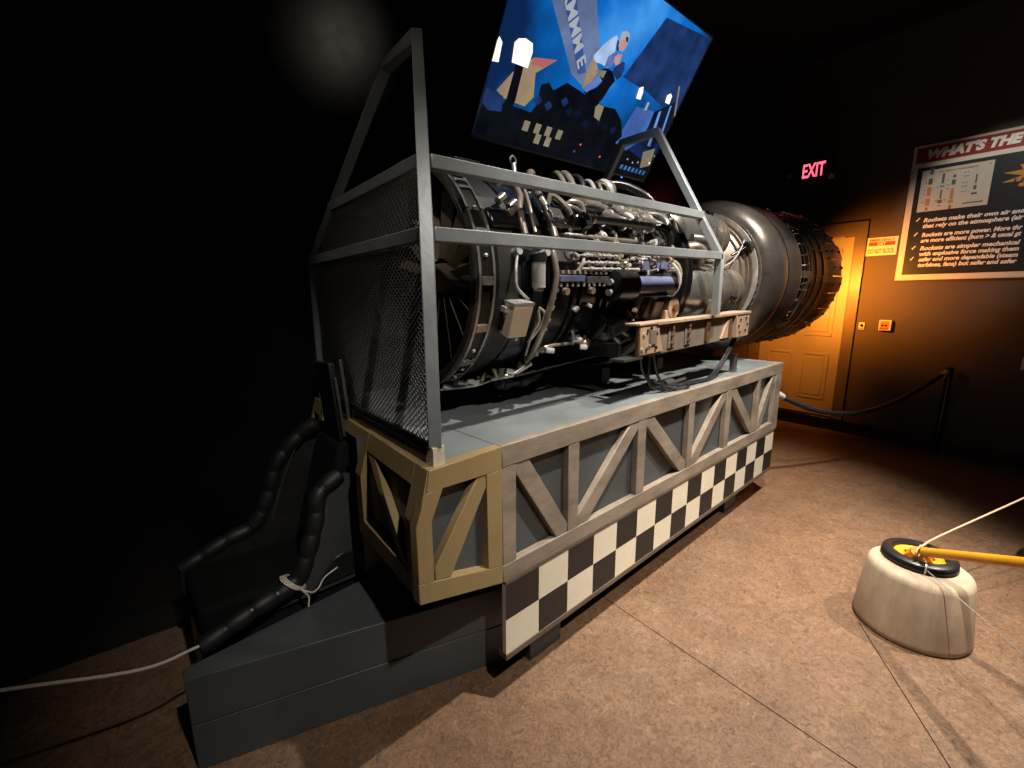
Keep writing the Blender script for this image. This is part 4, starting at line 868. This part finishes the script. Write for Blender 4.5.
# ------------------------------------------------------------------ wall things on the right wall
def wallmtx(b_, z, d): # local x -> -b (to the right as seen), y -> up, z -> out of the wall
    o = R(RWX-d, b_, z); x = -WN; y = V((0, 0, 1)); zz = -WD
    return Matrix(((x.x, y.x, zz.x, o.x), (x.y, y.y, zz.y, o.y), (x.z, y.z, zz.z, o.z), (0, 0, 0, 1)))
def wb(b0, b1, z0, z1, d0, d1): return rbox(MB(), RWX-d1, RWX-d0, min(b0, b1), max(b0, b1), z0, z1)
sg = thing('information_board', tuple(R(RWX-.02, .45, 1.53)), 'large white framed information board about rockets with a red title band', 'sign')
SB0, SB1, SZ0, SZ1 = 1.20, -.42, 1.535, 2.683
wb(SB0, SB1, SZ0, SZ1, .001, .02).build('board', M['sign_w'], sg, bevel=.002)
wb(SB0-.022, SB1+.022, 2.535, 2.662, .02, .022).build('title_band', M['sign_r'], sg); wb(SB0-.045, SB1+.045, 1.583, 2.497, .02, .022).build('text_field', M['sign_k'], sg)
lettering("WHAT'S THE", .096, wallmtx(1.112, 2.567, .0225), M['sign_t'], sg, 'title_lettering', shear=.25, bold=.006, width=.56)
ch = wb(1.118, .68, 2.124, 2.467, .022, .024).build('chart_panel', M['sign_chart'], sg)
lettering('The Different Rocket Engines', .02, wallmtx(1.01, 2.435, .0245), M['sign_c'], ch, 'chart_lettering', bold=.0006, width=.24)
def ink(b_, z, w, h, m='sign_g'): return wb(b_, b_-w, z, z+h, .024, .0252).build('chart_drawing', M[m], ch)
for b_, parts in ((1.055, ((.022, .34, .07, 'sign_g'), (.026, .255, .06, 'sign_g'), (.026, .155, .09, 'sign_c'), (.03, .07, .075, 'sign_c'), (.014, .03, .03, 'sign_m'))),
                 (.975, ((.016, .25, .10, 'sign_g'), (.028, .22, .012, 'sign_g'), (.010, .12, .09, 'sign_g'), (.03, .08, .035, 'sign_m'), (.012, .055, .012, 'sign_g'))),
                 (.905, ((.018, .285, .03, 'sign_g'), (.024, .225, .05, 'sign_g'), (.022, .10, .11, 'sign_c'), (.032, .07, .03, 'sign_c'), (.016, .02, .04, 'sign_m'))),
                 (.77, ((.010, .21, .09, 'sign_g'), (.018, .16, .04, 'sign_g'), (.035, .12, .02, 'sign_g'), (.07, .075, .02, 'sign_chart'), (.12, .05, .012, 'sign_g')))):
    for w_, dz, h_, m in parts: ink(b_+w_/2, 2.105+dz*.95, w_, h_*.8, m)
for b_, z in ((1.09, 2.36), (1.09, 2.30), (1.092, 2.27), (1.095, 2.20), (1.01, 2.31), (1.005, 2.20), (.948, 2.36), (.945, 2.32), (.943, 2.29), (.95, 2.20), (.85, 2.40), (.83, 2.40), (.85, 2.37), (.83, 2.37), (.85, 2.32), (.83, 2.32), (.85, 2.29), (.83, 2.29), (.85, 2.25), (.83, 2.25), (.71, 2.44)):
    ink(b_, z, .012, .006)
st_ = MB(); P = []
for i in range(26):
    t = 2*pi*i/26; r = (.225 if i % 2 == 0 else .145)*(1+.12*sin(i*2.3)); P.append(R(RWX-.0225, .385-cos(t)*r, 2.315+sin(t)*r*.62))
st_.add(P+[R(RWX-.0225, .385, 2.315)], [(i, (i+1) % 26, 26) for i in range(26)]); stb = st_.build('starburst', M['sign_o'], sg, label='jagged orange starburst')
lettering('LEAD O', .05, wallmtx(.565, 2.262, .0228), M['sign_k'], stb, 'starburst_lettering', shear=.2, bold=.0012, width=.27, depth=.0006)
lettering('& AID', .032, wallmtx(.555, 2.222, .0228), M['sign_k'], stb, 'starburst_lettering', shear=.2, bold=.001, width=.15, depth=.0006)
lines = [('Rockets make their own air and', 2.052, 1.062), ('that rely on the atmosphere (air', 2.003, 1.062), ('Rockets are more power. More thr', 1.927, 1.058), ('are more efficient (burn > & usual gt', 1.879, 1.058),
         ('Rockets are simpler mechanical', 1.812, 1.055), ('with explosive force making them', 1.764, 1.055), ('safer and more dependable (steam', 1.716, 1.052), ('turbines, fans) but safer and safer', 1.668, 1.052)]
for tx, z, b_ in lines: lettering(tx, .047, wallmtx(b_, z-.018, .0225), M['sign_t'], sg, 'text_line', shear=.2, bold=.0019, width=.60, depth=.0008)
for z in (2.055, 1.93, 1.815, 1.72):
    MB().prism([R(RWX-.022, b_, zz) for b_, zz in ((1.112, z), (1.106, z-.012), (1.085, z+.018), (1.091, z+.022), (1.105, z+.003))], WD*-.0015).build('bullet_mark', M['sign_t'], sg)
# fire door notice
nt_ = thing('exit_notice', tuple(R(RWX-.004, 1.34, 1.772)), 'small white notice with red letters DO NOT BLOCK beside the door frame', 'sign')
wb(1.453, 1.222, 1.773, 1.938, .001, .006).build('plate', M['warn_w'], nt_); wb(1.437, 1.238, 1.862, 1.897, .006, .0072).build('red_band', M['warn_r'], nt_)
lettering('EMERGENCY', .03, wallmtx(1.436, 1.904, .0065), M['warn_r'], nt_, 'notice_lettering', bold=.001, width=.196, depth=.0006)
lettering('EXIT', .034, wallmtx(1.37, 1.868, .0074), M['warn_w'], nt_, 'notice_lettering', bold=.001, width=.06, depth=.0006)
lettering('DO NOT BLOCK', .06, wallmtx(1.436, 1.792, .0065), M['warn_r'], nt_, 'notice_lettering', bold=.001, width=.196, depth=.0006)
# exit sign
ex = thing('exit_sign', tuple(R(RWX-.04, 1.99, 2.56)), 'black exit sign with glowing red EXIT letters high above the door', 'exit sign')
wb(2.145, 1.815, 2.565, 2.768, .001, .055).build('housing', M['exit_box'], ex, bevel=.004)
lettering('EXIT', .185, wallmtx(2.078, 2.592, .0555), M['exit_red'], ex, 'exit_lettering', bold=.003, width=.20, depth=.001)
for b_, z in ((2.18, 2.645), (1.795, 2.565)):
    q = MB().tube([R(RWX-.03, b_, z), R(RWX-.05, b_, z), R(RWX-.10, b_, z-.012)], [.014, .028, .032], 14); hd = q.build('emergency_lamp', M['exit_box'], ex)
    MB().tube([R(RWX-.10, b_, z-.012), R(RWX-.104, b_, z-.013)], [.027, .024], 14).build('lamp_lens', M['lens'], hd)
q = MB(); rbox(q, RWX-.05, RWX-.001, 1.83, 2.13, 2.552, 2.565); q.build('base_strip', M['can_tan'], ex)
# small wall devices
sw = thing('door_push_button', tuple(R(RWX-.01, 1.40, 1.07)), 'small pale wall plate with round dark button beside the door frame', 'wall button')
wb(1.424, 1.378, 1.068, 1.138, .001, .014).build('plate', M['warn_w'], sw, bevel=.002); MB().cyl(R(RWX-.014, 1.401, 1.110), R(RWX-.020, 1.401, 1.110), .012, 14).build('button', M['screw_hole'], sw); wb(1.42, 1.382, 1.073, 1.088, .014, .0155).build('label_strip', M['sign_o'], sw)
cp = thing('call_box', tuple(R(RWX-.02, 1.21, 1.07)), 'square white and orange call box on the wall right of the push button', 'call box')
wb(1.262, 1.168, 1.07, 1.168, .001, .036).build('housing', M['warn_w'], cp, bevel=.003); wb(1.252, 1.182, 1.085, 1.158, .036, .0375).build('face_label', M['sign_o'], cp); wb(1.255, 1.185, 1.078, 1.094, .0362, .038).build('red_strip', M['warn_r'], cp)
for b_ in (1.232, 1.205): MB().cyl(R(RWX-.0375, b_, 1.118), R(RWX-.043, b_, 1.118), .009, 12).build('key_switch', M['screw_hole'], cp)
wb(.312, .18, .80, .905, .001, .008).top('wall_label', M['sign_w'], 'small blank white label on the dark wall right of the rope post', 'label')

# ------------------------------------------------------------------ stanchion and rope
sp = thing('rope_post', (5.43, .262, 0), 'slim black barrier post standing against the right wall', 'stanchion')
px, py = 5.43, .262
MB().tube([(px, py, .0), (px, py, .006), (px, py, .012)], [.05, .05, .03], 24).build('base_plate', M['base'], sp); MB().cyl((px, py, .008), (px, py, .755), .025, 20).build('post', M['black_gloss'], sp)
MB().tube([(px, py, .755), (px, py, .775), (px, py, .782)], [.027, .027, .012], 20).build('cap', M['black'], sp); MB().cyl((px-.03, py+.01, .735), (px-.02, py+.006, .735), .01).build('hook', M['steel'], sp)
q = MB().box((px-.05, py-.06, .0), (px+.02, py-.03, .008)); q.build('scuffed_tape', M['sign_w'], sp, label='scrap of white tape at the post foot')
rp = thing('barrier_rope', (4.6, .7, .35), 'thick black barrier rope sagging from the plinth corner to the wall post', 'rope')
pts_ = [(3.52, 1.02, .705), (3.6, 1.0, .665), (3.95, .86, .535), (4.35, .70, .475), (4.75, .54, .52), (5.15, .38, .64), (5.36, .29, .725)]
MB().tube(spline(pts_, 8), .019, 12).build('rope', M['rope'], rp)
MB().tube([(3.478, 1.03, .722), (3.50, 1.025, .712), (3.57, 1.01, .682)], [.012, .023, .023], 14).build('rope_end', M['rope_end'], rp, label='white plastic rope end'); MB().tube([(5.33, .30, .712), (5.385, .28, .738), (5.405, .272, .745)], [.024, .024, .012], 14).build('rope_end', M['rope_end'], rp, label='white and brass rope end')

# ------------------------------------------------------------------ concrete block, wheel and pole
bc = V((2.41, .099, 0))
q = MB().lathe([(0, .0), (0, .190), (.012, .197), (.03, .196), (.256, .174), (.274, .167), (.284, .154), (.285, .0)], (0, 0, 1), bc, 56)
q.top('concrete_block', M['conc'], 'round pale concrete block holding the yellow pole on the open floor', 'concrete block')
wc = V((2.447, .108, .2855)); wh = thing('pole_base', tuple(wc), 'yellow post with dished foot in a black rubber ring leaning on the concrete block', 'post')
MB().lathe([(0, .088), (.0, .121), (.008, .127), (.016, .125), (.018, .118), (.022, .125), (.032, .123), (.038, .115), (.040, .092), (.03, .085)], (0, 0, 1), wc, 48, True).build('rubber_ring', M['black'], wh)
MB().lathe([(.006, .0), (.006, .06), (.016, .084), (.022, .084), (.012, .058), (.012, .0)], (0, 0, 1), wc, 40).build('dished_foot', M['yellow'], wh)
pd = (V((2.167, -.155, .52))-V((2.368, .105, .36))).normalized(); p0 = V((2.368, .105, .36))
MB().tube([p0+pd*.02, p0+pd*.95], .0185, 18).build('pole', M['yellow'], wh)
q = MB()
for t in range(6):
    a = t*pi/3; v_ = V((cos(a)*.06, sin(a)*.06, .014)); q.prism([wc+v_+V((-sin(a)*.003, cos(a)*.003, 0)), wc+V((0, 0, .014)), p0+pd*.01+V((0, 0, .012))], V((sin(a)*.006, -cos(a)*.006, 0)))
q.build('gusset_rib', M['yellow'], wh)
MB().tube([wc+V((0, 0, .01)), p0-pd*.01], [.045, .02], 18).build('foot_cone', M['yellow'], wh)
MB().ball(wc+V((.03, -.09, .035)), .018, 10, (1.4, .8, .8)).build('pole_plug', M['grey_metal'], wh)
q = MB(); q.tube(spline([p0+V((0, 0, .02)), V((2.62, .06, .352)), (3.127, -.178, .45), (4.2, -.68, .66), (5.362, -1.22, .889)]), .004, 8); q.tube(spline([p0+V((.01, .0, .025)), p0+V((-.03, .01, 0)), wc+V((-.07, -.01, .02))]), .003, 6)
q.top('guy_rope', M['guy'], 'pale rope stretched from the yellow pole foot toward the right wall', 'rope')
q = MB(); q.tube([wc+V((-.115, -.035, .02)), (1.979, -.184, .30), (1.5, -.53, .29), (1.2, -.75, .001)], .0017, 6); q.tube(spline([wc+V((-.118, -.03, .0)), wc+V((-.122, -.032, .02)), wc+V((-.10, -.028, .043)), wc+V((-.03, .0, .045))]), .003, 6)
q.top('steel_wire', M['wire'], 'thin steel wire looped over the black ring and running out to the right', 'wire')
MB().lathe([(0, .0), (0, .048), (.02, .05), (.045, .038), (.056, .0)], (0, 0, 1), (3.52, -.268, 0), 24).top('rubber_bumper', M['black'], 'small black rubber bumper on the floor at the right edge', 'bumper')

# ------------------------------------------------------------------ lights
def spot(nm, loc, tgt, power, ang, col=(1, .9, .78), blend=.5, r=.05):
    l = bpy.data.lights.new(nm, 'SPOT'); l.energy = power; l.spot_size = radians(ang); l.spot_blend = blend; l.color = col; l.shadow_soft_size = r
    o = bpy.data.objects.new(nm, l); C.objects.link(o); o.location = loc
    o.rotation_euler = (V(tgt)-V(loc)).to_track_quat('-Z', 'Y').to_euler(); return o
WH = (1, .93, .83); WM = (1, .86, .70)
spot('track_or_added_spot', (1.47, .143, 3.55), (1.98, .90, .7), 600, 68, WH, .8, .03)
spot('track_or_added_spot', (1.47, .143, 3.55), (.957, 2.19, 2.541), 5, 16, WM, 1., .02)  # added narrow lamp, only makes the highlight on the left wall
spot('track_or_added_spot', (2.75, .06, 3.55), (2.75, 1.05, .8), 640, 62, WH, .8, .03)
spot('track_or_added_spot', (3.35, -1.15, 3.55), (2.3, -.15, 0), 620, 47, WM, .8, .03)
spot('track_or_added_spot', (.3, -1.1, 3.55), (.76, .98, 1.0), 250, 36, WH, .9, .04)  # added fill lamp to brighten the platform side, front module and cage post
spot('track_or_added_spot', (-.9, .9, 3.5), (.95, 1.5, 1.55), 42, 27, WM, .8, .04)
spot('track_or_added_spot', (3.8, -.2, 3.55), R(RWX, .68, 2.06), 110, 32, WH, .6, .03)
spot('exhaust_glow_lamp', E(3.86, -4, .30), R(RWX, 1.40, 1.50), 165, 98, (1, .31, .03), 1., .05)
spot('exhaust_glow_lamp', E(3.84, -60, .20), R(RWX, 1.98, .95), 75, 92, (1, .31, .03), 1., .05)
wd_ = bpy.data.worlds.new('dark_room'); bpy.context.scene.world = wd_; wd_.use_nodes = True
wd_.node_tree.nodes['Background'].inputs[0].default_value = (.8, .85, 1, 1); wd_.node_tree.nodes['Background'].inputs[1].default_value = 0.
vs_ = bpy.context.scene.view_settings; vs_.view_transform = 'Standard'; vs_.look = 'None'; vs_.gamma = 1; vs_.use_curve_mapping = False; vs_.exposure = 0.
